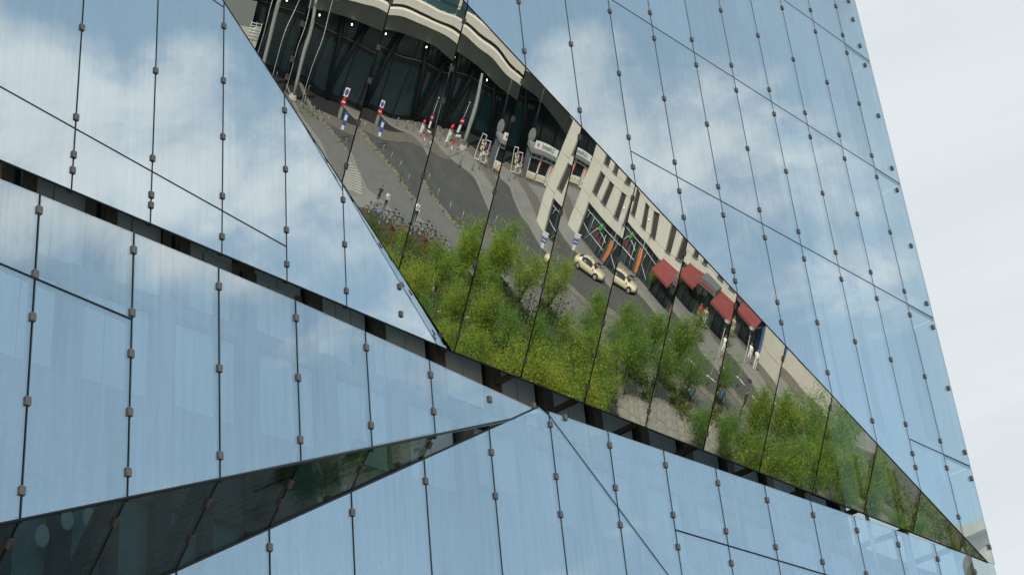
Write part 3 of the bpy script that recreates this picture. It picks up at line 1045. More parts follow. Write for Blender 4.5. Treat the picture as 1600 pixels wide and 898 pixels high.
# cafe recess
obx('cafe_floor', (12.2, -0.5, 0.0), (24.7, 0.9, 0.05), 'granite_dark')
obx('cafe_ceiling', (12.2, 0.0, 2.86), (24.7, 0.36, 2.93), 'canopy_grey')
for i in range(8):
    a = 12.25 + i * 1.56
    obx('shop_window', (a + 0.05, 0.36, 0.06), (a + 1.51, 0.40, 2.85), 'shop_glass')
    obx('mullion', (a - 0.05, 0.28, 0.05), (a + 0.045, 0.42, 2.855), 'steel_dark')
obx('blue_door', (24.3, 0.1, 0.06), (24.75, 0.27, 2.6), 'signblue')
for a in (12.2, 24.78):
    obx('cafe_pier', (a - 0.12, -0.02, 0.0), (a + 0.02, 0.34, 2.94), 'canopy_grey')
for a, b in ((12.95, 16.8), (20.2, 24.3)):
    bm = bmesh.new()
    prism(bm, [Vector((a, -0.02, 3.28)), Vector((b, -0.02, 3.28)), Vector((b, -1.55, 2.32)), Vector((a, -1.55, 2.32))], Vector((0, 0.01, -0.035)))
    aw = mesh_obj('awning', bm, MAT['awning'], off_b)
    bm = bmesh.new()
    n_ = 14
    for i in range(n_):
        x0, x1 = a + (b - a) * i / n_, a + (b - a) * (i + 1) / n_
        prism(bm, [Vector((x0, -1.555, 2.31)), Vector((x1 - 0.01, -1.555, 2.31)), Vector((x1 - 0.01, -1.56, 2.14)), Vector(((x0 + x1) / 2, -1.56, 2.10)), Vector((x0, -1.56, 2.14))], Vector((0, 0.012, 0)))
    mesh_obj('valance', bm, MAT['awning'], aw)
    for e in (a + 0.05, b - 0.05):
        bm = bmesh.new()
        tube(bm, [(e, -0.02, 2.5), (e, -1.5, 2.30)], 0.02, 6)
        mesh_obj('awning_arm', bm, MAT['galv'], aw)
bm = bmesh.new()
prism(bm, [Vector((16.9, -0.01, 3.5)), Vector((20.1, -0.01, 3.5)), Vector((20.1, -0.95, 3.15)), Vector((16.9, -0.95, 3.15))], Vector((0, 0, -0.55)))
cn = mesh_obj('canopy', bm, MAT['canopy_grey'], off_b)
bm = bmesh.new()
rr = random.Random(3)
pts = []
for i in range(36):
    t = i / 35
    pts.append((17.2 + 2.5 * t, -0.975, 2.86 + 0.10 * math.sin(i * 1.9) + 0.03 * rr.random()))
tube(bm, pts, 0.035, 5)
mesh_obj('script_lettering', bm, MAT['signred'], cn)

# ------------------------------------------------------------------ station hall
hall = empty('station_hall', (119, 38, 0), 0, 'dark glass station hall under a cream curved balcony edge', 'building')


def hb(name, lo, hi, mat, parent=None):
    cen = (Vector(lo) + Vector(hi)) / 2
    bm = bmesh.new()
    box(bm, Vector(lo) - cen, Vector(hi) - cen)
    return mesh_obj(name, bm, MAT[mat], parent or hall, loc=cen - hall.location - (parent.location if parent else Vector()))


def arch(y):
    return 8.25 - 0.0082 * (y - 37.0) ** 2


def sweep(name, prof, y0, y1, mat, step=1.0):
    """profile (x offset, z offset) swept along the arched edge"""
    bm = bmesh.new()
    rings = []
    n_ = int((y1 - y0) / step)
    for i in range(n_ + 1):
        y = y0 + (y1 - y0) * i / n_
        z = arch(y)
        rings.append([bm.verts.new((119 + p[0] - hall.location.x, y - hall.location.y, z + p[1])) for p in prof])
    for a, b in zip(rings, rings[1:]):
        for j in range(len(prof)):
            bm.faces.new((a[j], a[(j + 1) % len(prof)], b[(j + 1) % len(prof)], b[j]))
    bm.faces.new(rings[0])
    bm.faces.new(rings[-1][::-1])
    bmesh.ops.recalc_face_normals(bm, faces=bm.faces)
    return mesh_obj(name, bm, MAT[mat], hall)


sweep('soffit_fascia', [(0.0, 0.0), (0.6, 0.0), (0.6, 1.7), (-1.3, 1.7), (-1.3, 1.55)], 8, 66, 'fascia')
sweep('balcony_edge', [(-1.9, 1.72), (0.5, 1.72), (0.5, 2.45), (-1.7, 2.45), (-1.9, 2.3)], 8, 66, 'cream')
sweep('shadow_gap', [(-1.2, 2.47), (0.4, 2.47), (0.4, 2.72), (-1.2, 2.72)], 8, 66, 'steel_dark')
sweep('balcony_edge', [(-1.5, 2.74), (0.5, 2.74), (0.5, 3.6), (-1.3, 3.6), (-1.5, 3.45)], 8, 66, 'cream')
sweep('handrail', [(-1.1, 4.45), (-1.02, 4.45), (-1.02, 4.53), (-1.1, 4.53)], 8, 66, 'steel_dark')
for i in range(29):
    y = 9 + i * 2.0
    hb('balustrade_glass', (118.0, y - 0.96, arch(y) + 3.62), (118.03, y + 0.96, arch(y) + 4.35), 'hall_glass')
# upper glass storey with cream piers
for i in range(15):
    y = 9 + i * 4.0
    hb('upper_glass', (120.4, y, 11.3 - 1.5 + 0.0), (120.5, y + 3.5, 16.5), 'hall_glass')
    hb('upper_pier', (120.1, y + 3.52, 9.7), (120.55, y + 3.98, 16.5), 'cream')
hb('upper_slab', (119.9, 8, 16.52), (140, 66, 17.0), 'cream')
hb('balcony_floor', (119.7, 8, 9.2), (140, 66, 9.6), 'fascia')
# hall front: glass bays, beam, dark frames
for i in range(18):
    y = 10 + i * 3.0
    hb('hall_window', (124.0, y + 0.12, 0.4), (124.08, y + 2.88, 5.1), 'hall_glass')
    hb('hall_window', (124.0, y + 0.12, 5.62), (124.08, y + 2.88, 9.15), 'hall_glass')
    hb('frame_post', (123.9, y - 0.11, 0.0), (124.2, y + 0.11, 9.18), 'steel_dark')
hb('beam', (123.7, 10, 5.12), (124.3, 64, 5.6), 'steel_dark')
hb('beam_light', (123.55, 10, 5.62), (123.68, 64, 5.70), 'steel_grey')
hb('sill_beam', (123.8, 10, 0.0), (124.3, 64, 0.38), 'steel_dark')
hb('back_wall', (139, 8, 0), (140, 66, 17.0), 'steel_dark')
for y in (8, 65.6):
    hb('end_wall', (120.4, y, 0), (139, y + 0.4, 9.2), 'steel_dark')
for y, dy in ((34.5, 2.6), (43.5, 2.6), (52.0, 2.6), (25.5, 2.6)):
    for s in (-1, 1):
        bm = bmesh.new()
        tube(bm, [(122.4, y, 0.0), (122.6, y + s * dy, 9.3)], [0.30, 0.5], 10)
        o = mesh_obj('raking_column', bm, MAT['steel_dark'], hall, loc=-hall.location)
for y in (33.8, 40.6, 47.4, 28.0):
    bm = bmesh.new()
    bmesh.ops.create_icosphere(bm, subdivisions=2, radius=0.11)
    mesh_obj('ceiling_lamp', bm, MAT['lamp_lit'], hall, loc=Vector((118.8, y, arch(y) - 0.45)) - hall.location, smooth=True)

# pale round tower far down the street
tw = empty('round_stone_building', (28, 104, 0), 0, 'tall beige stone building with a rounded front far down the street', 'building')
bm = bmesh.new()
n_ = 40
for z0, z1, r in ((0, 35.4, 10.0), (35.4, 36.3, 10.5), (36.3, 38.2, 9.6), (38.2, 39.0, 10.2)):
    lo = [bm.verts.new((r * math.cos(2 * math.pi * i / n_), r * math.sin(2 * math.pi * i / n_), z0)) for i in range(n_)]
    hi = [bm.verts.new((r * math.cos(2 * math.pi * i / n_), r * math.sin(2 * math.pi * i / n_), z1)) for i in range(n_)]
    for i in range(n_):
        bm.faces.new((lo[i], lo[(i + 1) % n_], hi[(i + 1) % n_], hi[i]))
    bm.faces.new(hi)
    bm.faces.new(lo[::-1])
mesh_obj('wall', bm, MAT['cream_low'], tw)
wp = None
for fl in range(9):
    for i in range(20):
        a = 2 * math.pi * (i + 0.5) / 20
        if math.sin(a) > 0.5:
            continue
        loc = (10.0 * math.cos(a), 10.0 * math.sin(a), 2 + fl * 3.4)
        if wp is None:
            bm = bmesh.new()
            box(bm, (-0.1, -0.8, 0), (0.05, 0.8, 2.4))
            wp = mesh_obj('window', bm, MAT['office_glass'], tw, loc=loc, rot=(0, 0, a))
        else:
            share(wp, tw, loc=loc, rot=(0, 0, a))
# ------------------------------------------------------------------ trees
def leaf_mat(name, a, b, c):
    m, N = new_mat(name)
    tc = N.n('ShaderNodeTexCoord').outputs['Object']
    oi = N.n('ShaderNodeObjectInfo').outputs['Random']
    n_ = N.noise(tc, 0.9, 3.0, 0.6)
    w = N.n('ShaderNodeTexWhiteNoise', {'Vector': N.n('ShaderNodeAttribute', attribute_name='leaf').outputs['Vector']}, noise_dimensions='3D').outputs[0]
    col = N.mix(N.rng(N.m('ADD', N.m('MULTIPLY', n_, 0.7), N.m('MULTIPLY', w, 0.5)), 0.3, 0.85), a + (1,), b + (1,))
    col = N.mix(N.m('MULTIPLY', N.rng(N.m('ADD', n_, N.m('MULTIPLY', oi, 0.25)), 0.58, 0.8), 0.7), col, c + (1,))
    d = N.n('ShaderNodeBsdfPrincipled', {'Base Color': col, 'Roughness': 0.55, 'Specular IOR Level': 0.35})
    t = N.n('ShaderNodeBsdfTranslucent', {'Color': col})
    mx = N.n('ShaderNodeMixShader', {0: 0.5, 1: d.outputs[0], 2: t.outputs[0]})
    N.n('ShaderNodeOutputMaterial', {'Surface': mx.outputs[0]})
    return m


MAT['leaf_a'] = leaf_mat('leaf_a', (0.10, 0.19, 0.022), (0.28, 0.41, 0.045), (0.48, 0.48, 0.04))
MAT['leaf_b'] = leaf_mat('leaf_b', (0.06, 0.14, 0.024), (0.20, 0.34, 0.05), (0.36, 0.42, 0.04))
MAT['leaf_low'] = leaf_mat('leaf_low', (0.07, 0.105, 0.025), (0.15, 0.20, 0.04), (0.22, 0.22, 0.04))


def leaves(name, centres, n, size, mat, seed, flat=0.6):
    """n small folded leaf faces scattered round weighted cluster centres [(pos, radius)]"""
    rs = np.random.RandomState(seed)
    P = np.array([c[0] for c in centres])
    Rr = np.array([c[1] for c in centres])
    w = Rr ** 2
    idx = rs.choice(len(P), n, p=w / w.sum())
    d = rs.normal(size=(n, 3))
    d /= np.linalg.norm(d, axis=1)[:, None]
    rad = rs.uniform(0.02, 1.6, n) ** 0.75
    pos = P[idx] + d * (Rr[idx] * rad)[:, None] * np.array([1, 1, flat])
    u = rs.normal(size=(n, 3))
    u /= np.linalg.norm(u, axis=1)[:, None]
    nn = rs.normal(size=(n, 3)) + np.array([0, 0, 0.8])
    v = np.cross(nn, u)
    v /= np.linalg.norm(v, axis=1)[:, None]
    s = size * rs.uniform(0.55, 1.35, n)[:, None]
    a, b = u * s, v * s * 0.45
    V = np.stack([pos - a, pos - a * 0.1 + b, pos + a, pos - a * 0.1 - b], 1).reshape(-1, 3)
    me = bpy.data.meshes.new(name)
    me.from_pydata(V.tolist(), [], np.arange(4 * n).reshape(n, 4).tolist())
    at = me.attributes.new('leaf', 'FLOAT_VECTOR', 'FACE')
    at.data.foreach_set('vector', np.repeat(rs.rand(n), 3))
    me.materials.append(mat)
    return me


def tree_variant(seed, h, r, mat, n=9500):
    """returns (trunk mesh, crown mesh) for an airy multi-limbed street tree"""
    rn = random.Random(seed)
    bm = bmesh.new()
    cents = []
    fork = h * rn.uniform(0.26, 0.34)
    lean = Vector((rn.uniform(-.12, .12), rn.uniform(-.12, .12), 0))
    tube(bm, [(0, 0, -0.02), (lean.x * .5, lean.y * .5, fork * .5), (lean.x, lean.y, fork)], [0.13, 0.10, 0.085], 8)
    for i in range(7):
        a = i * 2.4 + rn.uniform(-.4, .4)
        up = rn.uniform(0.35, 0.95)
        out = r * rn.uniform(0.45, 0.95) * (1.15 - up * .6)
        p0 = Vector((lean.x, lean.y, fork * rn.uniform(.85, 1.0)))
        p2 = Vector((out * math.cos(a), out * math.sin(a), fork + (h - fork) * up))
        p1 = p0.lerp(p2, .5) + Vector((0, 0, -0.12 * (h - fork) * (1 - up))) + Vector((rn.uniform(-.15, .15), rn.uniform(-.15, .15), 0))
        tube(bm, [p0, p1, p2], [0.06, 0.035, 0.012], 6)
        for t in (0.55, 0.8, 1.0):
            c = p1.lerp(p2, (t - .5) * 2) if t > .5 else p0.lerp(p1, t * 2)
            cents.append((tuple(c), r * rn.uniform(0.26, 0.46)))
            for j in range(2):
                e = c + Vector((rn.uniform(-1, 1), rn.uniform(-1, 1), rn.uniform(-.5, .6))) * r * 0.42
                tube(bm, [c, c.lerp(e, .5) + Vector((0, 0, .04)), e], [0.016, 0.011, 0.005], 4)
                cents.append((tuple(e), r * rn.uniform(0.20, 0.42)))
    me = bpy.data.meshes.new('trunk')
    bm.to_mesh(me)
    bm.free()
    me.materials.append(MAT['bark'])
    return me, leaves('crown', cents, int(n * 0.9), 0.064, mat, seed, 0.95)


TV = [tree_variant(11, 5.0, 2.0, MAT['leaf_a']), tree_variant(23, 5.0, 1.9, MAT['leaf_b']), tree_variant(37, 5.0, 2.1, MAT['leaf_a']), tree_variant(51, 5.0, 1.75, MAT['leaf_b'], 7500), tree_variant(64, 5.2, 2.3, MAT['leaf_a'], 8500), tree_variant(77, 4.7, 2.1, MAT['leaf_b'], 8000)]
# picture point of each crown top, height of the tree
ROWS = (
    ('back row beside the bike path', [(655, 400, 4.2), (700, 374, 4.4), (748, 354, 4.8), (800, 352, 5.2), (834, 394, 4.8)]),
    ('middle row of the bed', [(668, 455, 4.2), (722, 436, 4.2), (775, 430, 4.4), (806, 476, 4.4), (862, 505, 4.4)]),
    ('front row nearest the glass building', [(700, 505, 4.0), (750, 500, 4.2), (842, 545, 4.3), (892, 560, 4.4), (940, 585, 4.0)]),
    ('verge facing the cafe', [(905, 490, 4.6), (946, 466, 4.6), (1000, 466, 4.6), (1046, 470, 4.5), (1078, 492, 4.2), (1096, 538, 4.0)]),
    ('inner row behind the stone slabs', [(930, 530, 4.2), (968, 520, 4.2), (1010, 515, 4.3), (1046, 520, 4.0)]),
    ('far bed by the blank wall', [(1150, 634, 3.6), (1198, 606, 4.4), (1250, 612, 4.8), (1292, 604, 5.2), (1332, 648, 4.8), (1376, 694, 4.6)]),
    ('far bed by the slabs', [(1186, 672, 3.8), (1242, 668, 4.2), (1300, 690, 4.4), (1345, 722, 4.0)]),
    ('far road by the curved kerb', [(1448, 800, 2.8)]),
)
ti = 0
for row, tops in ROWS:
    for j, (px, py, h) in enumerate(tops):
        g = gr(px, py, h)
        v = (ti * 5 + j * j) % 6
        hue = 'yellow-green' if v in (0, 2, 4) else 'deep green'
        lab = (hue + ' tree alone by the curved kerb') if len(tops) == 1 else '%s tree, %s from the left in the %s' % (hue, ORD[j], row)
        t = empty('street_tree', (g.x, g.y, 0.0), ti * 1.37, lab, 'tree', 'trees on the plaza')
        t.scale = (h / 5.2 * 1.18, h / 5.2 * 1.18, h / 5.2)
        for nm, me in zip(('trunk', 'crown'), TV[v]):
            link(bpy.data.objects.new(nm, me), t)
        ti += 1
for (x, y), sc_, lab in (((86.4, 55.4), 0.5, 'slender young tree before the shop window behind the taxi'),
                         ((82.6, 56.9), 0.52, 'slender young tree between the shop window and the first awning')):
    t = empty('street_tree', (x, y, 0.1), sc_ * 9, lab, 'tree', 'trees on the plaza')
    t.scale = (sc_ * .8, sc_ * .8, sc_)
    for nm, me in zip(('trunk', 'crown'), TV[3]):
        link(bpy.data.objects.new(nm, me), t)


# trees down the side street beyond the corner
for j, (x, y, h) in enumerate(((-2.0, 47, 4.0), (2.6, 52, 4.4), (1.2, 58, 4.8), (3.0, 63, 5.2), (1.4, 69, 5.6), (3.4, 75, 6.0), (1.0, 81, 6.2), (3.2, 89, 6.6), (1.5, 98, 7.0), (-2.5, 64, 5.5), (-2.0, 74, 6.0), (-3.5, 86, 6.6), (-1.5, 108, 7.5), (4.0, 108, 7.5))):
    t = empty('street_tree', (x, y, 0.0), j * 2.1, 'dark street tree, %s beyond the corner of the glass building' % ORD[j], 'tree', 'trees down the side street')
    t.scale = (h / 5.2 * 1.2, h / 5.2 * 1.2, h / 5.2)
    for nm, me in zip(('trunk', 'crown'), TV[(1, 3)[j % 2]]):
        link(bpy.data.objects.new(nm, me), t)


def scatter_poly(poly, n, seed):
    rs = random.Random(seed)
    xs, ys = [p[0] for p in poly], [p[1] for p in poly]
    out = []
    while len(out) < n:
        x, y = rs.uniform(min(xs), max(xs)), rs.uniform(min(ys), max(ys))
        c = False
        j = len(poly) - 1
        for i in range(len(poly)):
            if (poly[i][1] > y) != (poly[j][1] > y) and x < (poly[j][0] - poly[i][0]) * (y - poly[i][1]) / (poly[j][1] - poly[i][1]) + poly[i][0]:
                c = not c
            j = i
        if c:
            out.append((x, y))
    return out


def cover(name, poly, n_clump, n_leaf, seed, label, hmax=0.7):
    rs = random.Random(seed)
    cents = [((x, y, rs.uniform(0.05, hmax)), rs.uniform(0.3, 0.75)) for x, y in scatter_poly(poly, n_clump, seed)]
    me = leaves(name, cents, n_leaf, 0.10, MAT['leaf_low'], seed, 0.6)
    o = link(bpy.data.objects.new(name, me))
    tag(o, label, 'ground cover', kind='stuff')


cover('ground_cover', [(76, 33.6), (74, 38.6), (63, 45.5), (57.5, 48.4), (50, 44.5), (44, 41), (44, 31), (74, 31)], 520, 42000, 5, 'low leafy shrubs carpeting the bed under the trees')
cover('ground_cover', BED2[:4] + [(50, 51)], 110, 9000, 6, 'low shrubs along the strip beside the bike path', 0.5)
cover('ground_cover', BED3, 160, 13000, 7, 'low shrubs filling the far bed by the road', 0.6)
rsv = random.Random(12)
vc = []
for i in range(70):
    t_ = rsv.uniform(1, 9.5)
    j = int(t_)
    f_ = t_ - j
    m_ = rsv.random()
    qa = (BIKE_R[j][0] + (BIKE_R[j + 1][0] - BIKE_R[j][0]) * f_, BIKE_R[j][1] + (BIKE_R[j + 1][1] - BIKE_R[j][1]) * f_)
    qb = (ROAD_L[j][0] + (ROAD_L[j + 1][0] - ROAD_L[j][0]) * f_, ROAD_L[j][1] + (ROAD_L[j + 1][1] - ROAD_L[j][1]) * f_)
    vc.append(((qa[0] + (qb[0] - qa[0]) * m_, qa[1] + (qb[1] - qa[1]) * m_, 0.12), rsv.uniform(0.08, 0.3)))
me = leaves('verge_weeds', vc, 3200, 0.06, MAT['leaf_low'], 31, 0.5)
tag(link(bpy.data.objects.new('verge_weeds', me)), 'sparse weeds and grass tufts along the verge', 'weeds', kind='stuff')
# white blossom among the shrubs
rs = np.random.RandomState(4)
cents = [((x, y, 0.75), 0.35) for x, y in scatter_poly([(68, 33), (66, 38.5), (60, 41), (57, 36), (60, 32)], 10, 9)]
me = leaves('blossom', cents, 260, 0.07, MAT['white'], 8)
tag(link(bpy.data.objects.new('blossom', me)), 'white blossom scattered over the shrubs', 'blossom', kind='stuff')

# ------------------------------------------------------------------ posts, bollards, lamps, signs
bm = bmesh.new()
tube(bm, [(0, 0, 0), (0, 0, 0.98)], 0.028, 8)
tube(bm, [(0, 0, 0.98), (0, 0, 1.01)], [0.028, 0.012], 8)
post = mesh_obj('verge_post', bm, MAT['galv'])
first = True
n_post = 13
for i in range(n_post):
    t = i / (n_post - 1) * 7.6
    a, b = ROAD_L[1:10][int(t)], ROAD_L[1:10][min(int(t) + 1, 8)]
    f = t - int(t)
    q = (a[0] + (b[0] - a[0]) * f, a[1] + (b[1] - a[1]) * f)
    o = post if first else share(post)
    first = False
    o.location = (q[0] + 0.15, q[1] - 0.35, 0.10)
    tag(o, 'slim galvanised post in the row on the verge between bike path and road', 'post', 'posts along the verge')
bm = bmesh.new()
tube(bm, [(0, 0, 0), (0, 0, 1.0), (0, 0, 1.06)], [0.085, 0.085, 0.06], 12)
tube(bm, [(0, 0, 0.9), (0, 0, 0.93)], 0.092, 12)
boll = mesh_obj('bollard', bm, MAT['steel_grey'])
B_PX = [(475, 160), (484, 166), (492, 172), (500, 178), (509, 184), (722, 264), (746, 270), (785, 286), (668, 228), (620, 190), (631, 199), (640, 206), (652, 216)]
for i, p in enumerate(B_PX):
    o = boll if i == 0 else share(boll)
    g = gr(*p)
    o.location = (g.x, g.y, 0.0 if i < 5 else 0.012)
    tag(o, 'stout grey bollard guarding the station forecourt', 'bollard', 'bollards before the station')


def disc(bm, c, r, n, mi, thick=0.012, sx=1.0):
    """upright disc facing -X"""
    f = [bm.verts.new((c[0], c[1] + sx * r * math.cos(2 * math.pi * i / n), c[2] + r * math.sin(2 * math.pi * i / n))) for i in range(n)]
    b = [bm.verts.new((v.co.x + thick, v.co.y, v.co.z)) for v in f]
    bm.faces.new(f[::-1]).material_index = mi
    bm.faces.new(b).material_index = mi
    for i in range(n):
        bm.faces.new((f[i], f[(i + 1) % n], b[(i + 1) % n], b[i])).material_index = mi


def plate(name, parent, y0, y1, z0, z1, mat, x=-0.05, t=0.012):
    bm = bmesh.new()
    box(bm, (x, y0, z0), (x + t, y1, z1))
    return mesh_obj(name, bm, MAT[mat], parent)


def sign_pole(name, loc, h, label, rz=0.0):
    s = empty(name, loc, rz, label, 'sign')
    bm = bmesh.new()
    tube(bm, [(0, 0, 0), (0, 0, h)], 0.035, 8)
    mesh_obj('pole', bm, MAT['galv'], s)
    return s


def no_entry(parent, z, r=0.33):
    bm = bmesh.new()
    disc(bm, (-0.062, 0, z), r, 24, 0)
    s = mesh_obj('no_entry_disc', bm, MAT['signred'], parent)
    bm = bmesh.new()
    box(bm, (-0.072, -r * .72, z - r * .17), (-0.064, r * .72, z + r * .17))
    mesh_obj('white_bar', bm, MAT['white'], s)


s1 = sign_pole('sign_post', (105.2, 34.7, 0.1), 4.3, 'sign post with no entry disc, square sign above and a grey plate below')
pl = plate('square_sign', s1, -0.32, 0.32, 3.62, 4.28, 'white')
bm = bmesh.new()
disc(bm, (-0.066, 0, 3.95), 0.24, 20, 0)
disc(bm, (-0.074, 0, 3.95), 0.17, 20, 1)
mesh_obj('round_emblem', bm, [MAT['signblue'], MAT['purple']], pl)
no_entry(s1, 3.2)
plate('grey_plate', s1, -0.24, 0.24, 1.75, 2.75, 'steel_grey')
s2 = sign_pole('parking_sign', (104.6, 35.3, 0.1), 2.6, 'blue parking information board on two posts with white P and purple mark')
bm = bmesh.new()
tube(bm, [(0, 0.42, 0), (0, 0.42, 2.6)], 0.03, 8)
mesh_obj('pole', bm, MAT['galv'], s2)
bd = plate('board', s2, -0.06, 0.56, 1.35, 2.65, 'signblue')
plate('white_panel', bd, 0.06, 0.44, 1.95, 2.45, 'white', x=-0.064)
plate('purple_panel', bd, 0.10, 0.42, 1.62, 1.92, 'purple', x=-0.064)
plate('white_panel', bd, -0.02, 0.40, 1.0, 1.42, 'white', x=-0.066)
s3 = sign_pole('sign_post', (109.8, 43.6, 0.1), 4.9, 'tall leaning sign post with no entry disc beside the pale column')
no_entry(s3, 3.1, 0.31)
plate('grey_plate', s3, -0.20, 0.20, 2.0, 2.7, 'white')
plate('name_plate', s3, -0.1, 0.75, 1.62, 1.80, 'white')
bm = bmesh.new()
disc(bm, (-0.062, 0, 1.2), 0.2, 20, 0)
mesh_obj('no_stopping_disc', bm, MAT['signred'], s3)
plate('small_plate', s3, -0.17, 0.17, 0.55, 0.95, 'red')
plate('small_plate', s3, -0.12, 0.12, 0.60, 0.90, 'white', x=-0.064)
bm = bmesh.new()
bmesh.ops.create_icosphere(bm, subdivisions=2, radius=0.13)
mesh_obj('lamp_globe', bm, MAT['galv'], s3, loc=(0, 0, 5.0), smooth=True)
s4 = sign_pole('direction_sign', (78.6, 47.9, 0.05), 3.0, 'white arrow signs above a blue sign on a slim pole near the taxi')
for z in (2.75, 2.95):
    bm = bmesh.new()
    prism(bm, [Vector((-0.05, -0.45, z)), Vector((-0.05, 0.35, z)), Vector((-0.05, 0.5, z + 0.08)), Vector((-0.05, 0.35, z + 0.16)), Vector((-0.05, -0.45, z + 0.16))], Vector((0.012, 0, 0)))
    mesh_obj('arrow_plate', bm, MAT['white'], s4)
bp = plate('blue_plate', s4, -0.38, 0.38, 2.22, 2.62, 'signblue')
plate('white_stripe', bp, -0.3, 0.3, 2.38, 2.46, 'white', x=-0.064)
plate('white_plate', s4, -0.22, 0.22, 1.75, 2.18, 'white')


def lamp_post(loc, h, label, head='globe'):
    s = empty('street_lamp', loc, 0, label, 'lamp', 'street lamps on the plaza')
    bm = bmesh.new()
    tube(bm, [(0, 0, 0), (0, 0, 0.9), (0, 0, 1.0), (0, 0, h)], [0.075, 0.07, 0.045, 0.032], 8)
    mesh_obj('pole', bm, MAT['galv'], s)
    bm = bmesh.new()
    if head == 'globe':
        tube(bm, [(0, 0, h), (0, 0, h + 0.06), (0, 0, h + 0.10), (0, 0, h + 0.22), (0, 0, h + 0.26)], [0.05, 0.30, 0.36, 0.32, 0.10], 16)
    elif head == 'small':
        tube(bm, [(0, 0, h), (0, 0, h + 0.05), (0, 0, h + 0.22), (0, 0, h + 0.26)], [0.04, 0.14, 0.16, 0.05], 12)
    else:
        box(bm, (-0.12, -0.75, h - 0.05), (0.12, -0.12, h + 0.12))
        box(bm, (-0.12, 0.12, h - 0.05), (0.12, 0.75, h + 0.12))
        tube(bm, [(0, -0.7, h), (0, 0.7, h)], 0.03, 6)
        tube(bm, [(-0.35, 0, h * .55), (0, 0, h * .55)], 0.04, 6)
    mesh_obj('lamp_head', bm, MAT['white'] if head != 'globe' else MAT['steel_grey'], s, smooth=False)
    return s


lamp_post((61.9, 56.2, 0.01), 4.3, 'flat round lamp on a slim pole in front of the cafe')
lamp_post((84.2, 54.6, 0.12), 5.1, 'small lantern on a slim pole before the shop window', 'small')
lamp_post((110.0, 28.6, 0.012), 10.2, 'tall pole with two floodlights at the left end of the forecourt', 'flood')
lamp_post((114.2, 25.6, 0.012), 10.8, 'tall floodlight pole beside the pale ramp wall', 'flood')
# pale cigar-shaped columns of the station
for (x, y), (x2, y2, z2), lab in (((113.4, 46.2), (116.2, 45.6, 7.6), 'thick pale tapering column on a round stone foot before the hall'),
                                  ((113.8, 27.2), (116.2, 26.6, 8.9), 'thick pale tapering column at the left end of the hall')):
    c = empty('station_column', (x, y, 0.012), 0, lab, 'column')
    bm = bmesh.new()
    a, b = Vector((0, 0, 0.3)), Vector((x2 - x, y2 - y, z2))
    tube(bm, [a, a.lerp(b, .12), a.lerp(b, .5), a.lerp(b, .88), b], [0.24, 0.32, 0.36, 0.30, 0.2], 14)
    mesh_obj('shaft', bm, MAT['column_grey'], c)
    bm = bmesh.new()
    tube(bm, [(0, 0, 0), (0, 0, 0.18), (0, 0, 0.19), (0, 0, 0.42)], [0.85, 0.85, 0.62, 0.55], 18)
    mesh_obj('foot', bm, MAT['granite'], c)
# ramp wall with a white railing at the far left
rw = empty('ramp_wall', (118, 22.6, 0), 0, 'beige ramp wall with white railing at the left end of the station', 'wall')
bm = bmesh.new()
box(bm, (-0.3, -8, 0), (0.3, 2.6, 3.9))
mesh_obj('wall', bm, MAT['cream_low'], rw)
bm = bmesh.new()
box(bm, (-0.3, -8, 3.92), (0.3, 1.0, 6.2))
mesh_obj('upper_wall', bm, MAT['fascia'], rw)
for i in range(6):
    bm = bmesh.new()
    tube(bm, [(-0.4, 0.9 + 0.0, 3.2 + i * 0.22), (-0.4, 2.6, 3.2 + i * 0.22)], 0.025, 6)
    mesh_obj('rail', bm, MAT['white'], rw)
for y in (0.9, 1.75, 2.6):
    bm = bmesh.new()
    tube(bm, [(-0.4, y, 3.0), (-0.4, y, 4.4)], 0.03, 6)
    mesh_obj('rail_post', bm, MAT['white'], rw)

# ------------------------------------------------------------------ food kiosk
kx0 = 110.4
ko = empty('food_kiosk', (kx0, 50.6, 0.02), 0, 'white framed food kiosk with name board and picture panels', 'kiosk')


def kb_(name, lo, hi, mat, parent=None):
    cen = (Vector(lo) + Vector(hi)) / 2
    bm = bmesh.new()
    box(bm, Vector(lo) - cen, Vector(hi) - cen)
    return mesh_obj(name, bm, MAT[mat], parent or ko, loc=cen - (parent.location if parent else Vector()))


kb_('cabin', (0.3, 0.0, 0.0), (3.0, 5.2, 3.1), 'canopy_grey')
kb_('roof', (-0.35, -0.2, 2.75), (3.1, 5.4, 3.12), 'steel_grey')
nb = kb_('name_board', (-0.12, 0.3, 3.14), (0.0, 4.9, 3.86), 'white')
txt = bpy.data.curves.new('lettering', 'FONT')
txt.body = 'Grillstand'
txt.size = 0.62
txt.extrude = 0.008
txt.align_x = 'CENTER'
txt.align_y = 'CENTER'
to = bpy.data.objects.new('lettering', txt)
COL.objects.link(to)
to.rotation_euler = (math.radians(90), 0, math.radians(-90))
dg_ = bpy.context.evaluated_depsgraph_get()
tm = bpy.data.meshes.new_from_object(to.evaluated_get(dg_))
bpy.data.objects.remove(to)
tm.materials.clear()
tm.materials.append(MAT['black'])
lo_ = bpy.data.objects.new('lettering', tm)
lo_.rotation_euler = (math.radians(90), 0, math.radians(-90))
link(lo_, nb)
lo_.location = (-0.078, 0.25, 0.0)
bm = bmesh.new()
disc(bm, (-0.075, -1.75, 0.0), 0.17, 12, 0, 0.01)
mesh_obj('emblem', bm, MAT['red'], nb)
